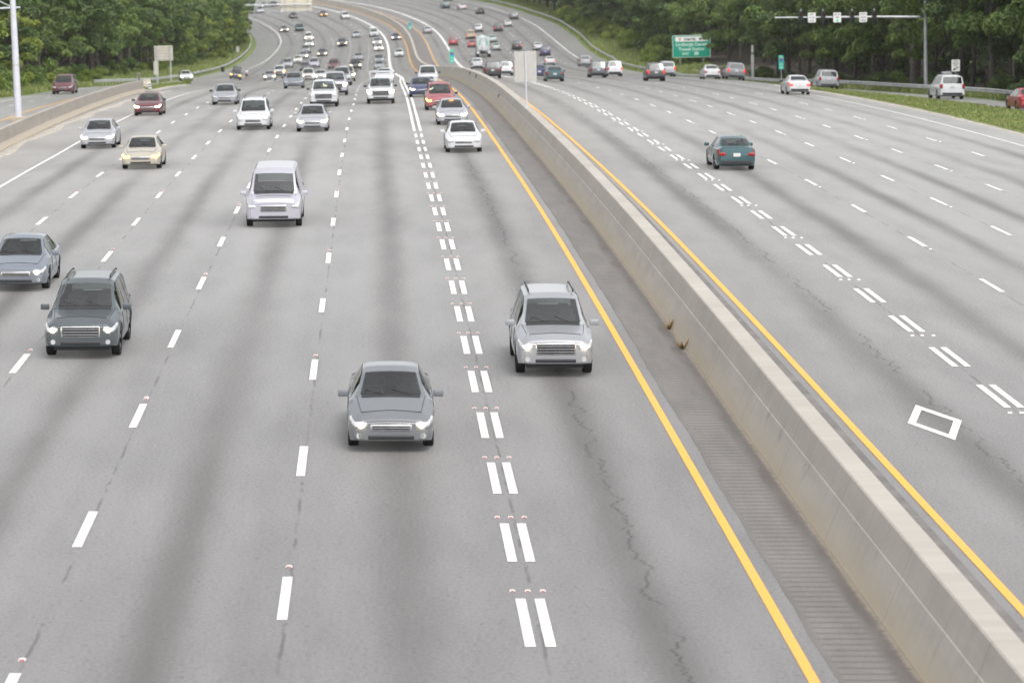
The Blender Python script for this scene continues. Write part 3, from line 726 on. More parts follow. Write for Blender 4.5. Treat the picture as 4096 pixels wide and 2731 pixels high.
    for sg in (1,-1):
        strip([(sg*(profile_ring(S,q)[8][0]*.98),yy(q),lerp(profile_ring(S,q)[8][1],profile_ring(S,q)[7][1],.1)+.004) for q in np.linspace(.42,S['ws'][0]-.05,6)])
        for q in [w_[0]-.06 for w_ in S['sw'][:1]]+[(a_[1]+b_[0])/2 for a_,b_ in zip(S['sw'],S['sw'][1:])]:
            R=profile_ring(S,q); strip([(sg*(x+.003),yy(q),z) for x,z in (R[3],R[4],R[5],R[6])],.007)
    strip([(x,yy(.43-.06*abs(x)/.6),topz(.43-.06*abs(x)/.6,x)+.004) for x in np.linspace(-.62,.62,9)])
    D['seam']=mb.build('panel_seam',M['trim'],link=False).data
    for sg,k in ((1,'r'),(-1,'l')):
        mb=MB(); mb.tube([(sg*S['W']*.36,yy(.06),S['zl']+.15),(sg*S['W']*.36,yy(-.012 if kind!='sedan' else .0),S['zl']+.15)],[.062,.062],12); D['fog_'+k]=mb.build('fog_lamp',M['lamp_off'],link=False,smooth=40).data
    mb=MB(); mb.tube([(0,yy(-.035),0),(0,yy(-.05),0)],.062,14); me=mb.build('bulb',M['bulb_on'],link=False).data; D['bulb']=me
    D['bulb_pos']=(wf-.16,S['lamp']-.01)
    mb=MB(); mb.box((0,0,.36),(S['W']-.52,L*.9,.30)); mb.box((0,yy(S['ax'][0]),.34),(S['W']-.3,.08,.08)); D['under']=mb.build('underbody',M['black'],link=False).data
    # wheel
    r=S['r']; mb=MB(); N_=24; vs=[]; prof=[(.10,r*.62),(.11,r*.93),(.085,r),(-.085,r),(-.11,r*.93),(-.10,r*.62)]
    for x,rad in prof:
        for k in range(N_): vs.append((x,rad*math.cos(2*math.pi*k/N_),rad*math.sin(2*math.pi*k/N_)))
    mb.add(vs,[(i*N_+k,i*N_+(k+1)%N_,(i+1)*N_+(k+1)%N_,(i+1)*N_+k) for i in range(len(prof)-1) for k in range(N_)]); D['wheel']=mb.build('wheel',M['tyre'],link=False,smooth=35).data
    mb=MB()
    for sx in (.088,-.088):
        vs=[(sx*.75,0,0)]
        for k in range(30):
            a=2*math.pi*k/30; vs.append((sx*(1.0 if k%6<3 else .72),r*.66*math.cos(a),r*.66*math.sin(a)))
        mb.add(vs,[(0,1+k,1+(k+1)%30) for k in range(30)])
    D['rim']=mb.build('rim',M['rim'],link=False).data
    if kind=='pickup':
        mb=MB(); mb.box((0,yy(4.55),1.10),(1.56,1.72,.10)); D['bed']=mb.build('cargo_bed',M['black'],link=False).data
    if kind in('suv','minivan'):
        mb=MB()
        for sx in (-.55,.55): mb.tube([(sx,yy(2.3),1.80),(sx,yy(2.45),1.84),(sx,yy(4.0),1.83),(sx,yy(4.15),1.79)],.022,6)
        D['rack']=mb.build('roof_rack',M['trim'],link=False).data
    return D
CARS={k:car_data(k) for k in SPEC}
PAINT={}
def paint(name,rgb,metal=.25,rough=.32):
    if name not in PAINT: PAINT[name]=simple('paint_'+name,rgb,rough,metal,.03,1.5,.5,.6)
    return PAINT[name]
COL=dict(white=((.54,.55,.565),0),pearl=((.64,.63,.60),.1),silver=((.46,.47,.50),.5),lightgrey=((.36,.37,.39),.45),grey=((.19,.20,.215),.4),bluegrey=((.20,.225,.26),.4),slate=((.085,.10,.11),.35),
  charcoal=((.045,.05,.055),.3),black=((.014,.015,.017),.1),red=((.33,.022,.03),.1),maroon=((.13,.03,.038),.25),dustyred=((.34,.10,.11),.2),blue=((.03,.045,.13),.3),teal=((.035,.09,.10),.35),palegreen=((.42,.50,.47),.3),beige=((.47,.43,.36),.3),lilac=((.50,.49,.55),.4),tan=((.45,.36,.25),.2))
def mk_part(name,data,root,mat=None):
    o=bpy.data.objects.new(name,data); col.objects.link(o); o.parent=root
    if mat is not None:
        o.material_slots[0].link='OBJECT'; o.material_slots[0].material=mat
    return o
def place(root,s,u,rev,dz=0.0,yaw=0.0):
    a=Vector(P(s-1.3,u)); b=Vector(P(s+1.3,u)); l=Vector(P(s,u-.7)); r=Vector(P(s,u+.7)); c=(a+b)/2
    f=(b-a).normalized(); x=(r-l).normalized()
    if rev: f=-f; x=-x
    z=x.cross(f).normalized(); x=f.cross(z)
    m=Matrix((x,f,z)).transposed().to_4x4()
    if yaw: m=m@Matrix.Rotation(yaw,4,'Z')
    m.translation=c+z*dz; root.matrix_world=m
NAME=dict(sedan='sedan_car',suv='suv_car',minivan='minivan',van='cargo_van',pickup='pickup_truck')
CAT=dict(sedan='car',suv='car',minivan='van',van='van',pickup='pickup truck')
def vehicle(kind,colr,s,u,rev,label,group,lights='off',scale=1.0,yaw=0.0,extra=None):
    D=CARS[kind]; S=SPEC[kind]
    root=empty(NAME[kind]); tag(root,label,CAT[kind],group)
    rgb,me_=COL[colr]; pm=paint(colr,rgb,me_)
    mk_part('body',D['body'],root,pm)
    mk_part('windshield',D['windshield'],root); mk_part('rear_window',D['rear_window'],root)
    mk_part('side_window',D['side_r'],root); mk_part('side_window',D['side_l'],root)
    near=s<135
    lm={'on':M['lamp_on'],'amber':M['lamp_amber']}.get(lights) if not near else None
    for k in 'rl':
        hp=mk_part('headlight',D['head_'+k],root,lm)
        if near and lights in('on','amber'):
            q=mk_part('bulb',D['bulb'],hp,M['bulb_on'] if lights=='on' else M['bulb_amber']); q.location=((1 if k=='r' else -1)*D['bulb_pos'][0],0,D['bulb_pos'][1])
        if near and kind!='van': mk_part('fog_lamp',D['fog_'+k],root)
        t=mk_part('tail_light',D['tail_'+k],root,M['tail_on'] if lights=='brake' or (lights=='brake_r' and k=='r') else None)
        mk_part('mirror',D['mirror_'+k],root,pm if s<180 else None)
    for k,nm in (('grille','grille'),('surround','grille_surround'),('cowl','wiper_cowl'),('bumper','bumper'),('rear_bumper','rear_bumper'),('plate','license_plate'),('under','underbody'),('dash','dashboard'),('seats','seats'),('seam','panel_seam')): mk_part(nm,D[k],root)
    if 'bed' in D and extra!='rack': mk_part('cargo_bed',D['bed'],root)
    if 'rack' in D: mk_part('roof_rack',D['rack'],root)
    for a in S['ax']:
        for sx in (1,-1):
            w=mk_part('wheel',D['wheel'],root); w.location=(sx*(S['W']/2-.13),S['L']/2-a,S['r']); q=mk_part('rim',D['rim'],w)
    if scale!=1.0: root.scale=(scale,)*3
    place(root,s+S['L']/2*scale,u,rev,yaw=yaw)
    if scale!=1.0: root.scale=(scale,)*3
    return root
GO='oncoming traffic on the left carriageway'; GD='departing traffic on the right carriageway'; GP='traffic on the slip roads'
T=[ # kind, colour, s, u, lights, label
('sedan','grey',60.6,-9.35,'on','mid grey sedan with headlights lit, nearest the camera'),
('suv','lightgrey',70.5,-5.35,'on','large silver grey suv with headlights lit beside the yellow line and concrete barrier'),
('suv','slate',73.6,-16.95,'on','dark slate suv with headlights lit in the near left foreground'),
('sedan','bluegrey',87.6,-20.2,'on','blue grey sedan with headlights lit at the left picture edge'),
('van','lilac',106.5,-13.25,'off','pale lilac white cargo van alone in the middle of the near lanes'),
('sedan','beige',137.0,-20.3,'amber','beige sedan showing two orange lamps on the left'),
('sedan','silver',154.5,-23.9,'on','silver sedan with very bright headlights beside the left white edge line'),
('sedan','maroon',193.0,-24.3,'on','dark red sedan with bright headlights beside the low left wall'),
('sedan','lightgrey',211,-20.3,'off','silver grey sedan with its lamps dark, left of the white van'),
('minivan','white',170.0,-16.5,'off','white minivan with dark windshield and no lamps lit'),
('sedan','silver',166.6,-13.05,'on','silver sedan with two bright headlights in front of the white pickup truck'),
('pickup','white',201.5,-13.1,'off','white pickup truck close behind a silver sedan with bright headlights'),
('pickup','white',205.6,-9.25,'on','white work truck with a ladder rack over the cab and lamps lit'),
('suv','white',261.5,-5.05,'off','bright white suv at the crest next to the barrier'),
('sedan','blue',219,-6.25,'on','dark blue sedan mostly hidden behind the dusty red minivan'),
('minivan','dustyred',191.5,-5.4,'amber','dusty red minivan with an orange lamp in the carpool lane'),
('sedan','silver',171.0,-5.1,'on','silver sedan with bright headlights close behind the white sedan in the carpool lane'),
('sedan','white',145.0,-5.2,'off','white sedan leading the carpool lane queue beside the yellow line'),
('pickup','lilac',229.5,-12.75,'on','pale silver pickup truck with lit headlights at the crest'),
('suv','silver',279,-12.9,'off','silver suv at the crest behind a pale pickup truck'),
('suv','beige',331,-12.95,'on','beige suv with glaring headlights peeking from behind a silver suv at the crest'),
('sedan','white',289,-8.9,'on','white sedan with glaring headlights behind the work truck'),
('suv','black',502.3,-11.7,'on','black suv with two lit headlights just beyond the crest'),
('sedan','lightgrey',553,-11.5,'off','grey sedan right behind the black suv with lit headlights'),
('minivan','maroon',513.5,-15.5,'off','maroon minivan without lights in the middle lanes beyond the crest'),
('sedan','charcoal',585,-18.9,'on','dark sedan with lit headlights beyond the maroon minivan'),
('pickup','slate',627,-15.3,'on','dark slate pickup truck with lit headlights in the far middle lane'),
('sedan','silver',661.5,-11.8,'off','silver sedan alone in the far curve, left of a white van'),
('van','white',660,-7.9,'off','white cargo van last in the queue along the thick white line'),
('sedan','silver',625.5,-7.95,'on','silver sedan with bright headlights ahead of the white cargo van'),
('sedan','white',594,-7.75,'on','white sedan with bright headlights, second of the queue along the thick white line'),
('suv','lightgrey',528.6,-7.65,'off','silver grey suv with dark windshield along the thick white line'),
('sedan','lightgrey',494,-7.75,'off','grey sedan just over the crest behind a white roof'),
('sedan','blue',640.8,-3.7,'on','blue sedan with lit headlights in the far carpool lane'),
('sedan','white',559.8,-3.95,'off','white sedan without lights in the far carpool lane'),
('minivan','pearl',663.5,-22.3,'on','pearl minivan with lit headlights, rear one of a pair in the far curve'),
('sedan','white',637.2,-22.3,'on','white sedan with orange lit headlights, front one of a pair in the far curve'),
('suv','lightgrey',604.3,-22.55,'off','silver grey suv with dark windshield in the lane of the beige sedan'),
('sedan','pearl',557,-22.9,'off','pearl beige sedan without lights beyond the crest on the left'),
('sedan','silver',577.5,-22.4,'on','silver sedan with one bright headlight showing behind the pearl beige sedan'),
('suv','teal',700,-22.7,'off','dark teal suv in the far left lanes of the bend'),
('sedan','grey',701,-26.3,'on','grey sedan with slanting bright headlights near the thick left edge line'),
('sedan','charcoal',751.8,-18.9,'off','dark sedan under the overhead sign in the far bend'),
('sedan','slate',749.5,-11.7,'amber','slate sedan with an orange lamp in the far bend'),
('minivan','white',733.4,-8.3,'off','white minivan by the white line in the far bend'),
('minivan','silver',534.8,-24.1,'off','silver minivan behind the white pickup truck with an orange indicator'),
('pickup','white',479.5,-24.0,'amber','white pickup truck with orange indicator at the crest on the left'),
('sedan','lightgrey',449.2,-24.8,'on','silver grey sedan with two yellowish headlights at the left of the crest'),
('sedan','bluegrey',266,-17.0,'off','bluish silver sedan with dark lower bumper in front of the crest queue'),
('suv','pearl',402,-18.3,'on','pearl suv with one glaring headlight behind the bluish sedan'),
('sedan','white',413,-16.8,'on','white sedan with one glaring headlight right of the pearl suv'),
('minivan','lilac',527.8,-19.2,'off','lilac grey minivan half hidden behind cars at the crest'),
('sedan','charcoal',512.5,-20.5,'off','charcoal sedan whose roof shows behind the pearl suv'),
('sedan','silver',816,-16.3,'on','tiny silver sedan with lit lamps by the overhead sign, leftmost of three'),
('sedan','charcoal',817,-13.3,'on','tiny charcoal sedan with lit lamps by the overhead sign, middle of three'),
('suv','white',812,-10.2,'on','tiny white suv with lit lamps by the overhead sign, rightmost of three'),
('minivan','silver',788,-22.3,'off','pale silver minivan at the edge of the left wood in the far bend'),
]
VR=[]
for i,(k,c,s,u,li,lb) in enumerate(T):
    VR.append(vehicle(k,c,s,u,True,lb,GO,li,extra='rack' if 'ladder rack' in lb else None))
def ladder_rack(root):
    mb=MB()
    for sx in (-.72,.72):
        mb.tube([(sx,1.1,1.35),(sx,.95,2.15),(sx,-2.4,2.15),(sx,-2.55,1.1)],.03,6)
    for y in (.95,-.3,-1.4,-2.4): mb.tube([(-.72,y,2.15),(.72,y,2.15)],.028,6)
    mb.build('ladder_rack',M['steel'],root)
    mb=MB()
    for sx in (.2,.55): mb.tube([(sx,1.3,2.22),(sx,-2.4,2.22)],.03,6)
    for k in range(11): mb.tube([(.2,1.15-.33*k,2.22),(.55,1.15-.33*k,2.22)],.016,5)
    mb.build('ladder',M['chrome'],root)
    mb=MB(); mb.box((0,-1.75,1.17),(1.5,1.9,.12)); mb.box((-.72,-1.75,1.32),(.3,1.9,.34)); mb.box((.72,-1.75,1.32),(.3,1.9,.34)); mb.build('tool_box',PAINT['white'],root)
for r in VR:
    if 'ladder rack' in r['label']: ladder_rack(r)
T2=[
('sedan','teal',131.5,6.5,'tail','dark teal sedan alone in the near right lanes'),
('sedan','teal',281,7.2,'tail','dark teal sedan right of the pole mounted grey sign'),
('sedan','blue',313,7.4,'tail','blue sedan mostly hidden behind the grey sign on the barrier'),
('sedan','white',494,20.6,'brake','white sedan with red tail lamps just beyond the crest on the right'),
('suv','blue',536,22.3,'tail','deep blue suv beyond the white sedan with red tail lamps'),
('sedan','white',560.5,22.3,'tail','white sedan just ahead of the deep blue suv'),
('suv','black',565,18.5,'brake_r','black suv with one red lamp lit in the middle right lanes'),
('suv','white',375,7.0,'tail','white suv left of the grey sign at the crest'),
('suv','black',311,2.4,'tail','black suv overlapping a white suv by the barrier crest'),
('pickup','silver',470.5,7.5,'tail','silver pickup truck with loaded bed in front of the mixer truck'),
('sedan','palegreen',566.7,14.6,'tail','pale greenish white sedan right beside the mixer truck'),
('sedan','palegreen',601,15.3,'tail','small pale green sedan ahead of the mixer truck on its right'),
('suv','red',597.7,7.2,'tail','bright red suv in the lane next to the thick white line'),
('sedan','dustyred',585,10.6,'brake','red and white sedan just left of the mixer truck'),
('pickup','tan',621,11.6,'brake','tan pickup truck ahead of the dusty red sedan'),
('suv','silver',646.5,14.4,'tail','tall silver suv with dark rear in the far right lanes'),
('suv','charcoal',642.5,18.5,'brake','charcoal suv with red lamps left of the white sedan in the far lanes'),
('sedan','white',657.6,21.8,'tail','white sedan next to the charcoal suv in the far lanes'),
('suv','grey',681.6,25.5,'tail','grey suv on the far outer lane near the guardrail'),
('sedan','charcoal',710.6,21.5,'tail','charcoal sedan alone in the far right bend'),
('sedan','white',732.6,20.6,'brake','white sedan with one bright red lamp near the top edge'),
('suv','teal',742.3,18.2,'tail','teal suv near the top edge in the far right bend'),
('sedan','lightgrey',774,25.2,'tail','tiny pale grey sedan cut by the top edge of the picture'),
('sedan','silver',657.5,3.9,'tail','silver sedan in the far carpool lane beyond the green marker'),
('minivan','lightgrey',483,25.6,'tail','pale grey minivan just behind the dark slate suv at the outer lanes'),
('suv','slate',320.5,14.2,'tail','dark slate green suv at the crest right of the grey sign'),
('suv','white',343,17.9,'brake_r','white suv with dark rear window at the crest by the guardrail'),
('suv','charcoal',285.5,17.2,'brake','charcoal suv with red tail lamps below the green shrubs'),
('minivan','lightgrey',333.3,23.0,'brake','grey minivan beneath the big green exit sign'),
('sedan','white',303.3,24.6,'tail','white sedan left of the purple grey minivan'),
('minivan','grey',300,26.6,'brake','purple grey minivan in front of the pale post and trees'),
('sedan','white',224,22.4,'brake','white sedan with red lamps on the outermost lane by the grass tip'),
]
for k,c,s,u,li,lb in T2: vehicle(k,c,s,u,False,lb,GD,'brake' if li=='brake' else li)
for k,c,s,u,rev,li,lb,yw in (('minivan','lightgrey',267.5,31.2,False,'tail','pale grey minivan on the right slip road beside the grass tip',0),('minivan','white',213,31.9,False,'tail','white minivan on the right slip road before the grey cabinet',0),
  ('sedan','red',189.5,32.6,False,'tail','red sedan at the right picture edge on the slip road',0),('minivan','maroon',270.5,-38.0,True,'off','maroon minivan on the left slip road beside the lamp pole',0),
  ('sedan','white',422,-36.0,True,'on','white sedan with bright headlights passing the left guardrail',.12)):
    vehicle(k,c,s,u,rev,lb,GP,li,yaw=yw)
# broken down car with open hood, and its driver
bd=vehicle('suv','slate',448.5,-30.0,True,'stopped dark grey car with a raised black hatch and hazard lamps on the left shoulder',GO,'amber',scale=.9)
mb=MB(); mb.add([(-.74,0,0),(.74,0,0),(.70,-1.05,.34),(-.70,-1.05,.34),(-.74,0,-.07),(.74,0,-.07),(.70,-1.05,.20),(-.70,-1.05,.20)],[(0,1,2,3),(7,6,5,4),(0,4,5,1),(1,5,6,2),(2,6,7,3),(3,7,4,0)])
hd=mb.build('hatch',PAINT['black'] if 'black' in PAINT else M['black'],bd); hd.location=(0,-1.85,1.80)
# concrete mixer truck, seen from behind
def mixer(s,u):
    root=empty('mixer_truck'); tag(root,'white concrete mixer truck with green bands on its rear','truck',GD)
    mb=MB(); mb.box((0,0,.95),(.9,8.2,.28)); mb.box((0,-3.9,.75),(2.3,.12,.25)); mb.build('chassis',M['trim'],root)
    prof=[(-3.75,.62),(-3.5,.85),(-1.9,1.28),(.2,1.30),(1.9,.85),(2.2,.5)]; N_=40; vs=[];fs=[];mi=[]; c,sn=math.cos(.17),math.sin(.17)
    pts=[]
    for i in range(25):
        y=prof[0][0]+(prof[-1][0]-prof[0][0])*i/24; r=ip(prof,y); pts.append((y,r))
    for y,r in pts:
        for k in range(N_):
            a=2*math.pi*k/N_; x,z=r*math.cos(a),r*math.sin(a); vs.append((x,y*c-z*sn*-1*0+z*sn,2.42+z*c-y*sn))
    mb=MB()
    for i in range(24):
        for k in range(N_):
            ph=abs(((k/N_-.25-.045*math.sin(i/24*9))%1.0+.5)%1.0-.5); mb_i=1 if .07<ph<.135 else 0
            fs.append((i*N_+k,i*N_+(k+1)%N_,(i+1)*N_+(k+1)%N_,(i+1)*N_+k)); mi.append(mb_i)
    fs.append(tuple(range(N_-1,-1,-1)));mi.append(0)
    mb.v=vs;mb.f=fs;mb.m=mi; M['drum_green']=M.get('drum_green') or simple('drum_green',(.12,.42,.30),.5); mb.build('drum',[PAINT['white'],M['drum_green']],root,smooth=40)
    mb=MB(); mb.add([(-.5,-3.3,3.1),(.5,-3.3,3.1),(.5,-4.0,3.25),(-.5,-4.0,3.25),(-.7,-3.5,3.6),(.7,-3.5,3.6),(.7,-4.1,3.6),(-.7,-4.1,3.6)],[(0,1,2,3),(0,4,5,1),(1,5,6,2),(2,6,7,3),(3,7,4,0)]); mb.build('hopper',PAINT['white'],root)
    mb=MB(); mb.tube([(0,-3.75,2.9),(0,-4.05,1.9),(0,-4.15,1.2)],[.30,.26,.22],8); mb.build('chute',PAINT['white'],root)
    mb=MB(); mb.add([(-1.05,-3.7,1.35),(1.05,-3.7,1.35),(1.24,-3.75,3.72),(-1.24,-3.75,3.72),(-1.05,-4.0,1.35),(1.05,-4.0,1.35),(1.24,-4.12,3.72),(-1.24,-4.12,3.72)],[(0,1,2,3),(7,6,5,4),(0,4,5,1),(1,5,6,2),(2,6,7,3),(3,7,4,0)]); mb.build('rear_shroud',PAINT['white'],root)
    for sx in (-1,1):
        mb=MB(); pts=[(.36,3.45),(.58,3.45),(.80,2.75),(.92,2.1),(.62,2.2),(.52,2.8)]; N2=len(pts)
        yf=lambda z:-4.0-.12*(z-1.35)/2.37
        mb.add([(sx*a,yf(b_)-.012,b_) for a,b_ in pts],[tuple(range(N2))]); M['drum_green']=M.get('drum_green') or simple('drum_green',(.12,.42,.30),.5); mb.build('green_band',M['drum_green'],root)
    for sx in (-.75,.75):
        mb=MB(); mb.tube([(sx,-3.4,1.05),(sx*.8,-3.5,3.1)],.07,6); mb.build('rear_frame',PAINT['white'],root)
        mb=MB(); mb.box((sx*1.35,-3.2,1.18),(.5,1.7,.08)); mb.box((sx*1.35,-4.02,.95),(.5,.06,.55)); mb.build('fender',PAINT['white'],root)
        q=bm_mesh('tail_light',bevel_box((sx*1.3,-4.0,.85),(.22,.08,.14),.02),M['tail']); mk_part('tail_light',q,root)
    bm=bevel_box((0,3.0,1.75),(2.3,1.7,1.75),.15,3); mk_part('cab',bm_mesh('cab',bm,PAINT['white']),root)
    mb=MB(); mb.box((0,3.86,2.05),(2.0,.03,.75)); mb.build('windshield',M['glass'],root)
    bm=bevel_box((0,4.3,1.25),(1.7,1.2,.9),.12,3); mk_part('hood',bm_mesh('hood',bm,PAINT['white']),root)
    for sx in (-1,1):
        for y in (3.9,-1.7,-3.1):
            w=mk_part('wheel',CARS['pickup']['wheel'],root); w.location=(sx*1.05,y,.52); w.scale=(2.2 if y<3 else 1.4,1.33,1.33); mk_part('rim',CARS['pickup']['rim'],w)
    place(root,s+4.1,u,False)
    return root
mixer(540.5,11.3)
# ------------------------------------------------------------------ person beside the broken down car
def person(s,u,rz):
    base=Vector(P(s,u))
    root=empty('person',base,rz); tag(root,'person in white shirt and dark shorts beside the stopped car with raised hatch','person')
    def skinned(name,chains,mat,sub=1):
        me=bpy.data.meshes.new(name); vs=[];es=[];rad=[]
        key={}
        for ch in chains:
            prev=None
            for x,y,z,r in ch:
                k=(round(x,3),round(y,3),round(z,3))
                if k not in key: key[k]=len(vs); vs.append((x,y,z)); rad.append(r)
                i=key[k]
                if prev is not None and prev!=i: es.append((prev,i))
                prev=i
        me.from_pydata(vs,es,[]); o=bpy.data.objects.new(name,me); col.objects.link(o)
        m=o.modifiers.new('skin','SKIN'); m.use_smooth_shade=True
        for i,r in enumerate(rad): me.skin_vertices[0].data[i].radius=(r,r)
        me.skin_vertices[0].data[0].use_root=True
        q=o.modifiers.new('sub','SUBSURF'); q.levels=sub; q.render_levels=sub
        dg=bpy.context.evaluated_depsgraph_get(); ev=bpy.data.meshes.new_from_object(o.evaluated_get(dg)); bpy.data.objects.remove(o)
        ev.materials.clear(); ev.materials.append(mat); r=bpy.data.objects.new(name,ev); col.objects.link(r); r.parent=root; return r
    ch=[[(0,0,.95,.13),(0,-.01,1.15,.125),(0,-.01,1.35,.145),(0,0,1.47,.075),(0,.015,1.54,.055),(0,.02,1.62,.085),(0,.02,1.70,.09),(0,.01,1.77,.05)]]
    ch[0].append((0,.0,1.785,.03)); ch.append([(0,.02,1.62,.085),(0,.115,1.63,.018)])   # nose
    for sx in (1,-1):
        ch.append([(0,0,.95,.13),(sx*.10,0,.88,.095),(sx*.12,.02,.50,.06),(sx*.12,-.01,.28,.058),(sx*.13,-.02,.08,.04),(sx*.14,.10,.035,.038),(sx*.145,.18,.028,.028)])
        hx,hy,hz=sx*.30,.07,.90
        ch.append([(0,-.01,1.35,.145),(sx*.19,-.01,1.41,.062),(sx*.26,-.02,1.13,.044),(sx*.285,.05,.965,.03),(hx,hy,hz,.034)])
        for k,(a,l) in enumerate(((-.028,.075),(-.009,.085),(.011,.08),(.028,.062))):
            ch.append([(hx,hy,hz,.034),(hx,hy+a,hz-.04,.0115),(hx-sx*.008,hy+a,hz-.04-l*.55,.0095),(hx-sx*.022,hy+a,hz-.04-l,.008)])
        ch.append([(hx,hy,hz,.034),(hx-sx*.01,hy+.04,hz-.02,.011),(hx-sx*.02,hy+.058,hz-.06,.009)])
        ch.append([(0,.02,1.70,.09),(sx*.088,.0,1.665,.02)])
    skinned('body',ch,M['skin'])
    sh=[[(0,0,.93,.152),(0,-.01,1.15,.148),(0,-.01,1.35,.168),(0,-.005,1.45,.10)]]
    for sx in (1,-1): sh.append([(0,-.01,1.35,.168),(sx*.19,-.01,1.41,.085),(sx*.235,-.015,1.24,.075)])
    skinned('shirt',sh,M['shirt'])
    so=[[(0,0,.96,.150),(0,0,.90,.148)]]
    for sx in (1,-1): so.append([(0,0,.90,.148),(sx*.11,.0,.80,.112),(sx*.122,.015,.56,.10)])
    skinned('shorts',so,M['shorts'])
    skinned('hair',[[(0,-.02,1.66,.078),(0,-.005,1.735,.09),(0,.012,1.775,.062)]],M['hair'])
person(457.3,-28.5,heading(457)+math.pi*.8)
# ------------------------------------------------------------------ signs, poles and other furniture
def text_obj(txt,size,mat,parent,loc,rot=(math.pi/2,0,0),name='lettering',xs=1.0,bold=0.0):
    cu=bpy.data.curves.new(name,'FONT'); cu.body=txt; cu.size=size; cu.align_x='CENTER'; cu.align_y='CENTER'; cu.extrude=.004; cu.offset=bold; cu.resolution_u=3
    o=bpy.data.objects.new(name,cu); col.objects.link(o); dg=bpy.context.evaluated_depsgraph_get()
    me=bpy.data.meshes.new_from_object(o.evaluated_get(dg)); bpy.data.objects.remove(o); me.materials.clear(); me.materials.append(mat)
    r=bpy.data.objects.new(name,me); col.objects.link(r); r.parent=parent; r.location=loc; r.rotation_euler=rot; r.scale=(xs,1,1); return r
def round_panel(w,h,t,r,n=5):
    """panel in the XZ plane centred at 0, front towards -Y"""
    pts=[]
    for cx,cz,a0 in ((w/2-r,h/2-r,0),(-w/2+r,h/2-r,90),(-w/2+r,-h/2+r,180),(w/2-r,-h/2+r,270)):
        for k in range(n+1):
            a=math.radians(a0+90*k/n); pts.append((cx+r*math.cos(a),cz+r*math.sin(a)))
    m=MB(); N_=len(pts); vs=[(x,-t/2,z) for x,z in pts]+[(x,t/2,z) for x,z in pts]
    m.add(vs,[tuple(range(N_))[::-1],tuple(range(N_,2*N_))]+[(k,(k+1)%N_,N_+(k+1)%N_,N_+k) for k in range(N_)]); return m
def panel(name,w,h,t,r,mat,parent,loc):
    o=round_panel(w,h,t,r).build(name,mat,parent); o.location=loc
    bm=bmesh.new(); bm.from_mesh(o.data); bmesh.ops.recalc_face_normals(bm,faces=bm.faces); bm.to_mesh(o.data); bm.free(); return o
# big green exit sign
base=P(450,39.1); ga=gz(450,39.1); h0=base[2]-ga[2]
r=empty('exit_sign',ga,-.085); tag(r,'large green exit sign with white lettering at the edge of the right wood','sign')
zc=h0+3.75
panel('panel',5.75,3.36,.06,.22,M['white_sheet'],r,(0,0,zc)); panel('face',5.60,3.21,.02,.18,M['green_sign'],r,(0,-.042,zc))
panel('banner',4.9,.72,.02,.12,M['white_sheet'],r,(.02,-.062,zc+1.1))
M['text_dark2']=M['text_dark']
text_obj('marta',.66,M['text_dark'],r,(-.25,-.076,zc+1.12),bold=.018,xs=1.15)
for k,mt in enumerate((M['orange'],M['yellow_line'],M['blue'])):
    mb=MB(); mb.box((0,0,0),(.36-.05*k,.012,.12)); q=mb.build('logo_stripe',mt,r); q.location=(-1.75,-.078,zc+1.26-.14*k)
for x in (1.35,1.95):
    panel('pictogram',.34,.36,.012,.05,M['text_dark'],r,(x,-.078,zc+1.1))
text_obj('Lindbergh Center',.66,M['text_pale'],r,(0,-.058,zc+.28),bold=.008); text_obj('Transit Station',.66,M['text_pale'],r,(0,-.058,zc-.42),bold=.008)
text_obj('EXIT',.50,M['text_pale'],r,(-.9,-.058,zc-1.12),bold=.008); text_obj('88',.66,M['text_pale'],r,(.75,-.058,zc-1.10),bold=.012)
for x in (-1.75,1.75):
    mb=MB(); mb.box((0,0,zc*.5+.6),(.26,.22,zc+1.3)); q=mb.build('post',M['post'],r); q.location=(x,.16,0)
M['tail_dark']=simple('dark_red_lens',(.10,.01,.01),.3); M['lens_dark']=simple('unlit_lens',(.02,.03,.03),.3)
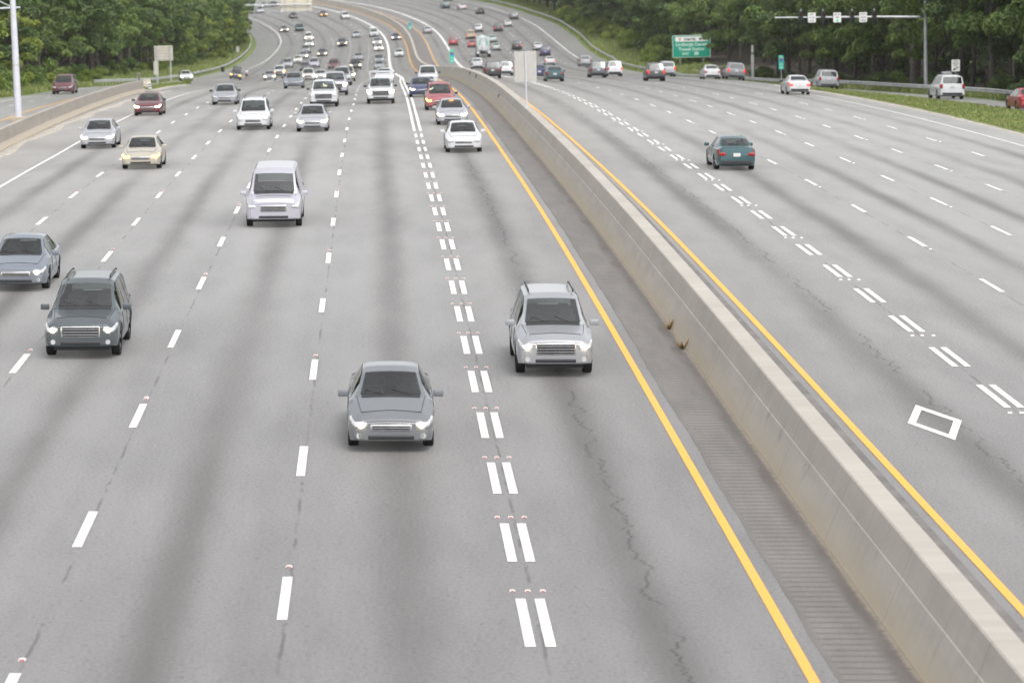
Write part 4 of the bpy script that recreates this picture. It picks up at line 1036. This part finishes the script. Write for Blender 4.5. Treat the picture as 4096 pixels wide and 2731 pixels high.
# mast arm with lane signals
sM=245; base=gz(sM,35.9); r=empty('signal_mast',base,heading(sM)); tag(r,'tall pale mast with a long horizontal arm above the right slip road','signal mast')
def tub(name,pts,rad,mat,parent,n=12):
    m=MB(); m.tube(pts,rad,n); return m.build(name,mat,parent,smooth=40)
tub('pole',[(0,0,-.1),(0,0,3),(0,0,7.6)],[.17,.15,.11],M['steel'],r)
tub('arm',[(0,0,6.25),(-4,0,6.38),(-12.5,0,6.55)],[.11,.09,.05],M['steel'],r)
tub('base_plate',[(0,0,0),(0,0,.12)],[.3,.3],M['steel'],r)
def local(dx,dz=0): # along the arm
    h=heading(sM); return (base[0]+dx*math.cos(h),base[1]+dx*math.sin(h),base[2]+dz)
arm=lambda dx: float(np.interp(-dx,[0,4,12.5],[6.25,6.38,6.55]))
for i,(dx,lb) in enumerate(((-10.35,'leftmost'),(-8.5,'second from the left'),(-6.1,'third from the left'),(-4.25,'rightmost'))):
    g=empty('traffic_signal',local(dx,arm(dx)),heading(sM)); tag(g,f'black two lamp ramp signal hanging on the mast arm, {lb}','traffic signal','ramp signals on the mast arm')
    m_=bm_mesh('housing',bevel_box((0,-.16,0),(.34,.22,1.05),.04),M['black']); mk_part('housing',m_,g)
    for k,z in enumerate((.3,-.3)):
        mb=MB(); mb.tube([(0,-.27,z),(0,-.30,z)],[.12,.12],14); mb.build('lens',M['tail_dark'] if k==0 else M['lens_dark'],g)
        mb=MB(); N_=9; vs=[]
        for y in (-.27,-.50):
            for q in range(N_): a=math.pi*q/(N_-1); vs.append((.14*math.cos(a),y,z+.14*math.sin(a)))
        mb.add(vs,[(q,q+1,N_+q+1,N_+q) for q in range(N_-1)]); mb.build('visor',M['black'],g)
    mb=MB(); mb.tube([(0,0,.5),(0,0,.68)],.05,8); mb.build('bracket',M['steel'],g)
def lane_sign(dx,lines,lb,dot=False):
    g=empty('lane_sign',local(dx,arm(dx)-.02),heading(sM)); tag(g,lb,'sign','white signs on the mast arm')
    panel('panel',.64,.80,.02,.05,M['white_sheet'],g,(0,-.15,0)); n=len(lines)
    for k,t in enumerate(lines):
        text_obj(t,.19,M['text_dark'],g,(0,-.168,.25-.25*k),xs=min(1.0,.52/(len(t)*.125)))
    if dot:
        mb=MB(); mb.tube([(0,-.162,-.24),(0,-.175,-.24)],[.10,.10],18); mb.build('green_dot',M['green_dot_glow'],g)
    mb=MB(); mb.box((0,-.07,0),(.06,.14,.2)); mb.build('bracket',M['steel'],g)
lane_sign(-9.45,['LEFT','LANE','SIGNAL'],'white sign reading left lane signal on the mast arm'); lane_sign(-7.35,['ONE CAR','PER'],'white sign with a green dot on the mast arm',True); lane_sign(-5.2,['RIGHT','LANE','SIGNAL'],'white sign reading right lane signal on the mast arm')
# stop-here sign, cabinet, thin white pole, green mile marker on the right
g_=gz(233,36.4); r=empty('road_sign',g_,heading(233)); tag(r,'white regulatory sign with a black arrow beside the grey cabinet','sign')
z0=P(233,36)[2]-g_[2]+2.31
panel('panel',.66,.92,.02,.05,M['white_sheet'],r,(-.35,-.03,z0)); tub('post',[(-.35,0,0),(-.35,0,z0+.45)],[.03,.03],M['steel'],r,8)
for k,t in enumerate(('STOP','HERE ON','RED')): text_obj(t,.17,M['text_dark'],r,(-.35,-.047,z0+.33-.17*k),xs=min(1,.55/(len(t)*.115)))
mb=MB(); mb.add([(.2,0,.17),(.25,0,.11),(-.07,0,-.05),(-.03,0,-.11),(-.24,0,-.10),(-.14,0,.08),(-.10,0,.02)],[(0,1,2,6),(2,3,4),(2,4,5,6)]); q=mb.build('arrow',M['text_dark'],r); q.location=(-.35,-.05,z0-.26)
g_=gz(236,36.3); r=empty('control_cabinet',g_,heading(236)); tag(r,'grey roadside control cabinet behind the right guardrail','cabinet')
M['cab_dark']=simple('cabinet_grey',(.30,.30,.30),.6,.2)
hz=P(236,36)[2]-g_[2]+1.72
mk_part('box',bm_mesh('box',bevel_box((-.4,0,hz/2),(.80,.7,hz),.04),M['cab_dark']),r)
mk_part('roof',bm_mesh('roof',bevel_box((-.4,0,hz+.04),(.72,.62,.12),.05),M['steel']),r)
mk_part('door',bm_mesh('door',bevel_box((-.36,-.36,hz*.5),(.62,.03,hz*.85),.01),M['cab_dark']),r)
g_=gz(330,33.9); M['pale_post']=simple('pale_post',(.42,.42,.42),.7)
x,y,z=P(346,34.3); r=empty('white_post',(x,y,z),0); tag(r,'thick pale post with a dark collar standing among the right trees','post')
tub('pole',[(0,0,-1),(0,0,3.3)],[.18,.18],M['pale_post'],r); tub('collar',[(0,0,3.3),(0,0,3.55)],[.20,.20],M['post'],r); tub('cap',[(0,0,3.6),(0,0,4.4)],[.14,.12],M['pale_post'],r)
def mile_marker(loc,rz,w,h,z0,label,post=True,small=''):
    r=empty('mile_marker',loc,rz); tag(r,label,'marker sign','green mile markers')
    panel('panel',w,h,.02,.04,M['green_marker'],r,(0,0,z0+h/2))
    text_obj('MILE' if 0 else 'EAST',w*.34,M['text_pale'],r,(0,-.016,z0+h*.92)) if 0 else None
    # shield
    sh=MB(); pts=[(-.5,.45),(-.25,.5),(0,.44),(.25,.5),(.5,.45),(.5,.1),(.3,-.3),(0,-.55),(-.3,-.3),(-.5,.1)]
    sh.add([(x*w*.72,0,y*w*.72) for x,y in pts],[tuple(range(len(pts)))[::-1]]); q=sh.build('shield',M['blue'],r); q.location=(0,-.016,z0+h*.66)
    mb=MB(); mb.box((0,0,0),(w*.70,.004,w*.16)); q=mb.build('shield_band',M['red'],r); q.location=(0,-.019,z0+h*.66+w*.27)
    for zz,t in ((.90,'N'),(.36,'MILE'),(.14,'88')): text_obj(t,w*(.36 if len(t)>2 else .55),M['text_pale'],r,(0,-.018,z0+h*zz))
    tub('post',[(0,.04,-.4),(0,.04,z0+h*.9)],[.03,.03],M['steel'],r,8); return r
x,y,z=P(310,-1.83+.85); mile_marker((x-.85,y,z+1.2),0,.47,1.40,.45,'green mile marker on the barrier just beyond the crest')
x,y,z=P(640,-.7); mile_marker((x-.05,y,z+1.2),.05,.70,1.60,1.0,'green mile marker on the barrier far up the bend')
x,y,z=P(305,31.9); mile_marker((x,y,z),-.08,.52,1.44,1.72,'green mile marker in front of the dark trees on the right')
# grey sign on the barrier (seen from behind)
x,y,z=P(163,-1.2); r=empty('barrier_sign',(x,y,z+1.215),heading(163)); tag(r,'back of a plain grey sign on a thin pole on top of the median barrier','sign')
tub('pole',[(0,0,0),(0,0,3.15)],[.035,.035],M['steel_pale'],r,8); panel('panel',1.2,1.68,.02,.05,M['sign_back_grey'],r,(0,.05,2.31)); mb=MB(); mb.box((0,.0,.04),(.22,.22,.08)); mb.build('foot',M['steel'],r)
# left: twin signs on the nose of the slip road
def back_sign(loc,rz,w,h,z0,xs,label,stiff=5,mat=None):
    r=empty('sign_back',loc,rz); tag(r,label,'sign')
    panel('panel',w,h,.03,.04,mat or M['sign_back'],r,(0,.10,z0+h/2))
    for k in range(stiff):
        mb=MB(); mb.box((0,.045,z0+h*(k+.5)/stiff),(w*.98,.06,.05)); mb.build('stiffener',M['steel'],r)
    for x in xs: mb=MB(); mb.box((x,0,(z0+h)/2-.2),(.11,.11,z0+h+.3)); mb.build('post',M['steel'],r)
    return r
x,y,z=P(325,-32.7); back_sign((x,y,z),.05,2.0,1.62,2.53,(-.72,.72),'back of a beige sign on two posts at the left slip road')
x,y,z=P(322,-33.35); r=empty('marker_panel',(x,y,z),.1); tag(r,'narrow grey panel on a post just left of the beige sign','sign')
panel('panel',.50,1.48,.03,.03,M['sign_back_grey'],r,(0,0,1.78)); tub('post',[(0,.05,-.2),(0,.05,2.4)],[.04,.04],M['steel'],r,8)
x,y,z=P(281.5,-31.0); r=empty('hazard_marker',(x,y,z),.1); tag(r,'black and white striped hazard marker at the end of the low wall','marker')
for k in range(6):
    mb=MB(); mb.box((.05*math.sin(k*1.1),0,.06+.115*k),(.34,.28,.11)); mb.build('band',M['black'] if k%2==0 else M['white_sheet'],r)
x,y,z=P(286,-31.6); r=empty('utility_box',(x,y,z),.1); tag(r,'cream utility box behind the wall end','box')
mk_part('box',bm_mesh('box',bevel_box((0,0,.43),(.72,.5,.86),.04),M['sign_back']),r); mk_part('lid',bm_mesh('lid',bevel_box((0,0,.89),(.78,.56,.06),.02),M['sign_back']),r)
x,y,z=P(283,-32.1); r=empty('timber_post',(x,y,z),0); tag(r,'dark square post beside the cream utility box','post'); mb=MB(); mb.box((0,0,.74),(.24,.24,1.5)); mb.build('shaft',M['post'],r); mb=MB(); mb.box((0,0,1.51),(.28,.28,.05)); mb.build('cap',M['steel'],r)
x,y,z=gz(590,-35.9); r=empty('small_sign',(x,y,z),0); tag(r,'small pale sign back on the grass bank at the left wood','sign'); panel('panel',.62,1.1,.02,.03,M['sign_back_grey'],r,(.3,0,2.2)); tub('post',[(.3,.05,-.2),(.3,.05,2.7)],[.04,.04],M['steel'],r,8)
x,y,z=P(519.8,-34.9); r=empty('drum_bin',(x,y,z),0); tag(r,'small black barrel under the left guardrail','barrel'); tub('shell',[(0,0,0),(0,0,.05),(0,0,.9)],[.26,.30,.27],M['black'],r,16); tub('lid',[(0,0,.9),(0,0,.95)],[.29,.25],M['black'],r,16)
# tall pole on the left with its arm
x,y,z=P(187.5,-31.9); r=empty('signal_mast',(x,y,z),heading(187.5)); tag(r,'tall pale tapered pole with a crossarm behind the low wall on the left','pole')
tub('pole',[(0,0,.2),(0,0,1),(0,0,5.3),(.0,0,8.3)],[.235,.225,.20,.17],M['steel_pale'],r,16); tub('arm',[(.45,0,7.13),(0,0,7.13),(-2.6,0,7.05)],[.06,.07,.05],M['steel'],r,8); tub('brace',[(-.05,0,7.15),(-2.6,0,8.5)],[.025,.025],M['steel'],r,6)
mk_part('plinth',bm_mesh('plinth',bevel_box((0,0,.1),(.95,.95,.5),.05),M['concrete_wall']),r); tub('band',[(0,0,3.55),(0,0,3.63)],[.222,.222],M['rail'],r,16)
# overhead sign seen from behind
x,y,z=P(650,-24.9); h=heading(650); r=empty('overhead_sign',(x,y,z),h+.03); tag(r,'back of a large beige overhead sign above the far left lanes','sign')
panel('panel',6.7,3.9,.05,.05,M['sign_back'],r,(0,.15,9.2))
for q in (-2.4,-.3,2.5): mb=MB(); mb.box((q,-.02,9.1),(.18,.14,3.9)); mb.build('stiffener',M['steel'],r)
tub('beam',[(3.4,-.2,8.7),(0,-.2,8.72),(-16.5,-.2,9.0)],[.11,.12,.16],M['steel'],r,8); tub('beam',[(3.4,-.2,7.4),(-16.5,-.2,7.5)],[.05,.05],M['steel'],r,8)
tub('pole',[(-16.5,-.2,-1),(-16.5,-.2,10.5)],[.28,.2],M['steel'],r,12)
# ------------------------------------------------------------------ trees
def leaf_cloud(mb,lobes,n,size,r,flat=.0):
    tot=sum(l[3]**2 for l in lobes)
    for cx,cy,cz,R,sq in lobes:
        k=int(n*R*R/tot)
        for _ in range(k):
            th=r.uniform(0,2*math.pi); zz=r.uniform(-.75,1); q=math.sqrt(max(0,1-zz*zz)); rad=R*r.uniform(.55,1.0)**.5*r.uniform(.88,1.08)
            d=Vector((q*math.cos(th),q*math.sin(th),zz)); p=Vector((cx,cy,cz))+Vector((d.x*rad,d.y*rad,d.z*rad*sq))
            nrm=(d+Vector((r.gauss(0,.45),r.gauss(0,.45),r.gauss(.35,.4)))).normalized()
            a=nrm.orthogonal().normalized(); b=nrm.cross(a); an=r.uniform(0,6.28); a,b=a*math.cos(an)+b*math.sin(an),b*math.cos(an)-a*math.sin(an)
            s=size*r.uniform(.6,1.35); w=s*r.uniform(.38,.6); dr=nrm*(-.18*s)
            mb.add([p-a*s*.5+dr,p-b*w*.5,p+a*s*.5+dr,p+b*w*.5],[(0,1,2,3)])
def make_tree(seed,h,cr,base,leaf,name='broadleaf_tree',n=5200,size=.55,bark='bark',spread=1.0):
    r=random.Random(seed); root=empty(name,(0,0,0)); tr=MB()
    lean=Vector((r.uniform(-.06,.06),r.uniform(-.06,.06),1)); tp=[lean*(h*.82*t)+Vector((math.sin(t*5+seed)*.15,math.cos(t*4+seed)*.15,0))*t for t in (0,.15,.35,.6,.8,1)]
    tr.tube(tp,[.30,.22,.19,.14,.08,.03],9)
    lobes=[]
    for k in range(15):
        t=r.uniform(0,1); z=base+(h-base)*(t**.85); prof=math.sin(math.pi*min(1,(.12+.88*t)**.8*.92+.05))**.7
        a=r.uniform(0,6.28); q=cr*prof*r.uniform(.35,.95); R=r.uniform(.9,1.7)*cr/4.2
        x,y=q*math.cos(a),q*math.sin(a); lobes.append((x,y,z,R,r.uniform(.6,.85)))
        i=min(4,int(t*4)+1); st=tp[i]*.75
        tr.tube([st,(st+Vector((x,y,z)))/2+Vector((0,0,-.3)),Vector((x,y,z))],[.07,.04,.015],5)
    for k in range(8):
        a=r.uniform(0,6.28); q=cr*r.uniform(.5,1.05); lobes.append((q*math.cos(a),q*math.sin(a),base+(h-base)*r.uniform(0,.55),r.uniform(.6,1.1)*cr/4.2,.6))
    lobes.append((0,0,base+(h-base)*.55,cr*.6,1.1))
    tr.build('trunk',M[bark],root,smooth=60)
    mb=MB(); leaf_cloud(mb,lobes,n,size,r); mb.build('crown',M[leaf],root)
    return root
def make_bush(seed,h,w,leaf,n=1500,size=.34,name='shrub'):
    r=random.Random(seed); root=empty(name,(0,0,0)); lobes=[]
    for k in range(9):
        a=r.uniform(0,6.28); q=w*r.uniform(0,.75); lobes.append((q*math.cos(a),q*math.sin(a),h*r.uniform(.15,.75)*(1-.4*q/w),r.uniform(.35,.6)*w*.8,.75))
    mb=MB(); leaf_cloud(mb,lobes,n,size,r); mb.build('foliage',M[leaf],root)
    st=MB()
    for k in range(5):
        a=r.uniform(0,6.28); st.tube([(0,0,-.2),(.3*w*math.cos(a),.3*w*math.sin(a),h*.4),(.55*w*math.cos(a),.55*w*math.sin(a),h*.75)],[.05,.03,.012],5)
    st.build('stem',M['bark'],root); return root
PROTO=[('A',make_tree(1,15,4.6,2.6,'leafA')),('A',make_tree(2,17,5.0,3.4,'leafA')),('B',make_tree(3,14,4.4,2.2,'leafB')),('B',make_tree(4,16,4.8,3.0,'leafB')),('C',make_tree(5,13,4.3,1.9,'leafC')),('C',make_tree(6,14.5,4.4,2.6,'leafC'))]
HIGH=[('A',make_tree(11,16,4.8,5.2,'leafA',bark='bark_pale')),('B',make_tree(12,15,4.6,4.6,'leafB',bark='bark_pale'))]
BUSH=[('B',make_bush(21,2.6,2.0,'leafB')),('C',make_bush(22,2.2,1.8,'leafC')),('A',make_bush(23,3.0,2.2,'leafA'))]
KUD=make_bush(24,4.2,3.2,'leafC',2600,.40,'vine_mound')
used=set()
HUE=dict(A='dark green',B='mid green',C='yellow green')
ZL=[(0,300,'near the lamp pole'),(300,420,'behind the beige roadside sign'),(420,560,'above the left guardrail'),(560,2000,'at its far end')]
ZR=[(0,240,'by the grey cabinet'),(240,300,'behind the signal mast arm'),(300,420,'around the pale post'),(420,520,'around the green exit sign'),(520,2000,'above the far right guardrail')]
def zone(tab,s):
    for a,b,t in tab:
        if a<=s<b: return t
def put(proto,s,u,sc_,rz,label,cat,group,dz=-.1,force=False):
    if 380<s<453 and 33<u<45.5 and not force: return None
    if 215<s<240 and u<41 and u>0 and 'tree' in proto.name and not force: u+=2.5
    if proto.name not in used: o=proto; used.add(proto.name)
    else: o=copy_tree(proto)
    x,y,z=gz(s,u); o.location=(x,y,z+dz); o.rotation_euler=(0,0,rz); o.scale=(sc_,sc_,sc_); tag(o,label,cat,group); return o
r=random.Random(77)
# left wood, front row then second and third row
def row(side,s0,s1,step,df,jit,kinds,rowname,gname):
    s=s0
    while s<s1:
        g=(GL if side=='L' else GR)(s); d=df(s)+r.uniform(-jit,jit); u=g-d if side=='L' else g+d
        k=r.choice(kinds(s)); z=zone(ZL if side=='L' else ZR,s)
        put(k[1],s,u,r.uniform(.82,1.12),r.uniform(0,6.28),f'{HUE[k[0]]} tree, {rowname} row of the {gname} wood, {z}','tree',f'trees of the {gname} wood')
        s+=step*r.uniform(.75,1.25)
Lk=lambda s: ([PROTO[4],PROTO[5],PROTO[2],PROTO[0]] if s<310 else ([PROTO[0],PROTO[1],PROTO[2],PROTO[3],HIGH[0]] if s<450 else [PROTO[2],PROTO[3],PROTO[4],PROTO[2],PROTO[1]]))
row('L',222,760,7.5,lambda s: float(np.interp(s,[200,330,420,560,640],[6.2,6.5,7.5,7.0,4.2])),.8,Lk,'front','left')
row('L',250,780,9.5,lambda s: float(np.interp(s,[200,330,560,640],[12.5,13,13,10])),1.5,lambda s:[PROTO[0],PROTO[1],PROTO[3],PROTO[2]],'second','left')
Rk=lambda s: ([HIGH[0],HIGH[1],PROTO[1],PROTO[3]] if s<430 else [PROTO[0],PROTO[1],PROTO[3],PROTO[2]])
row('R',182,900,7.5,lambda s: float(np.interp(s,[180,260,330,420,560,640],[4.5,5.5,7,9.5,10,6.0])),.8,Rk,'front','right')
row('R',190,900,9.5,lambda s: float(np.interp(s,[180,330,560,640],[11,13,17,12])),1.5,lambda s:[HIGH[0],PROTO[1],PROTO[0],HIGH[1]],'second','right')
def bushes(side,s0,s1,step,df,jit,kinds,lo,hi,gname,what='shrub'):
    s=s0
    while s<s1:
        g=(GL if side=='L' else GR)(s); d=df(s)+r.uniform(-jit,jit); u=g-d if side=='L' else g+d
        k=r.choice(kinds); z=zone(ZL if side=='L' else ZR,s)
        put(k[1],s,u,r.uniform(lo,hi),r.uniform(0,6.28),f'{HUE[k[0]]} {what} at the foot of the {gname} wood, {z}',what.split()[-1],f'{what}s at the foot of the {gname} wood'); s+=step*r.uniform(.7,1.3)
bushes('L',205,335,4.2,lambda s:3.4,1.0,[BUSH[1],BUSH[1],BUSH[0]],.7,1.25,'left')
bushes('L',340,700,9,lambda s: float(np.interp(s,[340,430,560,640],[4,6.5,6,2.5])),1.0,[BUSH[0],BUSH[2],BUSH[1]],.5,1.0,'left')
bushes('R',190,440,7,lambda s: float(np.interp(s,[190,330,440],[3.5,4.5,5])),1.2,[BUSH[2],BUSH[0],BUSH[2]],.4,.85,'right')
bushes('R',448,660,5.5,lambda s: float(np.interp(s,[440,500,560,660],[6.0,7.0,7.5,3.5])),1.5,[('C',KUD),BUSH[0],('C',KUD),BUSH[2]],.65,1.1,'right','leafy mound')
put(BUSH[1][1],341,-31.2,.36,1.0,'small round bush at the tip of the left grass patch','shrub',None)
put(BUSH[1][1],468,34.9,1.05,1.0,'bright shrub behind the guardrail left of the exit sign','shrub',None)
# a leafy branch hanging in front of the right half of the exit sign comes from this tree
put(PROTO[3][1],432,42.4,.74,2.0,'young mid green tree covering the right end of the exit sign','tree',None,force=True)
put(HIGH[1][1],238,40.0,.9,1.0,'leafy mid green tree hanging in front of the signal mast','tree',None,force=True)
for p_ in [q for _,q in PROTO+HIGH+BUSH]+[KUD]:
    if p_.name not in used:
        for ch in list(p_.children): bpy.data.objects.remove(ch)
        bpy.data.objects.remove(p_)
# deep wood behind, one mass
mb=MB(); rw=random.Random(5)
def blob(x,y,z,R):
    lob=[(x+rw.uniform(-1.5,1.5)*R*.4,y+rw.uniform(-1.5,1.5)*R*.4,z+rw.uniform(-.5,.5)*R,R*rw.uniform(.5,.8),1.0) for _ in range(4)]
    leaf_cloud(mb,lob,260,1.25,rw)
for side in (-1,1):
    s=200.0
    while s<960:
        for d in (20,27,35,45):
            u=(GL(s)-d) if side<0 else (GR(s)+d+3)
            x,y,z=gz(s,u)
            for hh in (2.5,6.5,10.5,13.5): blob(x+rw.uniform(-3,3),y+rw.uniform(-3,3),z+hh,4.6)
        s+=11
o=mb.build('woodland',M['leafA']); tag(o,'dense dark wood behind the front trees','wood',kind='stuff')
# ------------------------------------------------------------------ thin haze volume, added to lift the dark tones
mb=MB(); mb.box((-60,480,3),(1500,1500,48)); hz=mb.build('haze',M['white_sheet']); hz['kind']='stuff'; hz['label']='thin pale haze added over the road to lift the dark tones'
hm=bpy.data.materials.new('lifting_haze'); hm.use_nodes=True; nt=hm.node_tree; nt.nodes.clear(); N=NT(nt); o_=N.n('ShaderNodeOutputMaterial'); v_=N.n('ShaderNodeVolumePrincipled')
v_.inputs['Color'].default_value=(.95,.95,.96,1); v_.inputs['Density'].default_value=.00008; v_.inputs['Anisotropy'].default_value=.2; N.l(v_.outputs[0],o_.inputs['Volume']); hz.data.materials.clear(); hz.data.materials.append(hm)
# ------------------------------------------------------------------ light, sky, camera
SUN_EL,SUN_AZ=math.radians(58),math.radians(150)
w=bpy.data.worlds.new('World'); sc.world=w; w.use_nodes=True; nt=w.node_tree; nt.nodes.clear(); N=NT(nt)
out=N.n('ShaderNodeOutputWorld'); bg=N.n('ShaderNodeBackground'); sk=N.n('ShaderNodeTexSky'); sk.sky_type='NISHITA'; sk.sun_disc=False; sk.sun_elevation=SUN_EL; sk.sun_rotation=SUN_AZ
sk.dust_density=3.0; sk.air_density=1.0
hs=N.n('ShaderNodeHueSaturation'); hs.inputs['Saturation'].default_value=.12; N.l(sk.outputs[0],hs.inputs['Color']); N.l(hs.outputs[0],bg.inputs[0]); bg.inputs[1].default_value=.15; N.l(bg.outputs[0],out.inputs[0])
ld=bpy.data.lights.new('sun','SUN'); ld.energy=1.3; ld.angle=math.radians(22); ld.color=(1,.965,.92); lo=bpy.data.objects.new('sun',ld); col.objects.link(lo)
dv=Vector((math.sin(SUN_AZ)*math.cos(SUN_EL),math.cos(SUN_AZ)*math.cos(SUN_EL),math.sin(SUN_EL))); lo.rotation_euler=dv.to_track_quat('Z','Y').to_euler()
cam=bpy.data.cameras.new('camera'); co=bpy.data.objects.new('camera',cam); col.objects.link(co); sc.camera=co
cam.sensor_width=36; cam.lens=36*F_PX/4096; cam.clip_end=9000; cam.clip_start=.5
cp,sp=math.cos(PITCH),math.sin(PITCH); fw=Vector((0,cp,-sp)); up=Vector((0,sp,cp)); X=Vector((1,0,0)); cr,sr=math.cos(ROLL),math.sin(ROLL)
cx=X*cr+up*sr; cy=-X*sr+up*cr
m=Matrix((cx,cy,-fw)).transposed().to_4x4(); m.translation=(0,0,CAMZ); co.matrix_world=m
cam.dof.use_dof=True; cam.dof.focus_distance=78; cam.dof.aperture_fstop=1.7
vs=sc.view_settings; vs.view_transform='Standard'; vs.look='None'; vs.exposure=.80; vs.gamma=1; vs.use_curve_mapping=False
sc.cycles.volume_bounces=0; sc.cycles.max_bounces=6; sc.cycles.diffuse_bounces=3; sc.cycles.transparent_max_bounces=6
try: sc.cycles.use_denoising=True
except Exception: pass
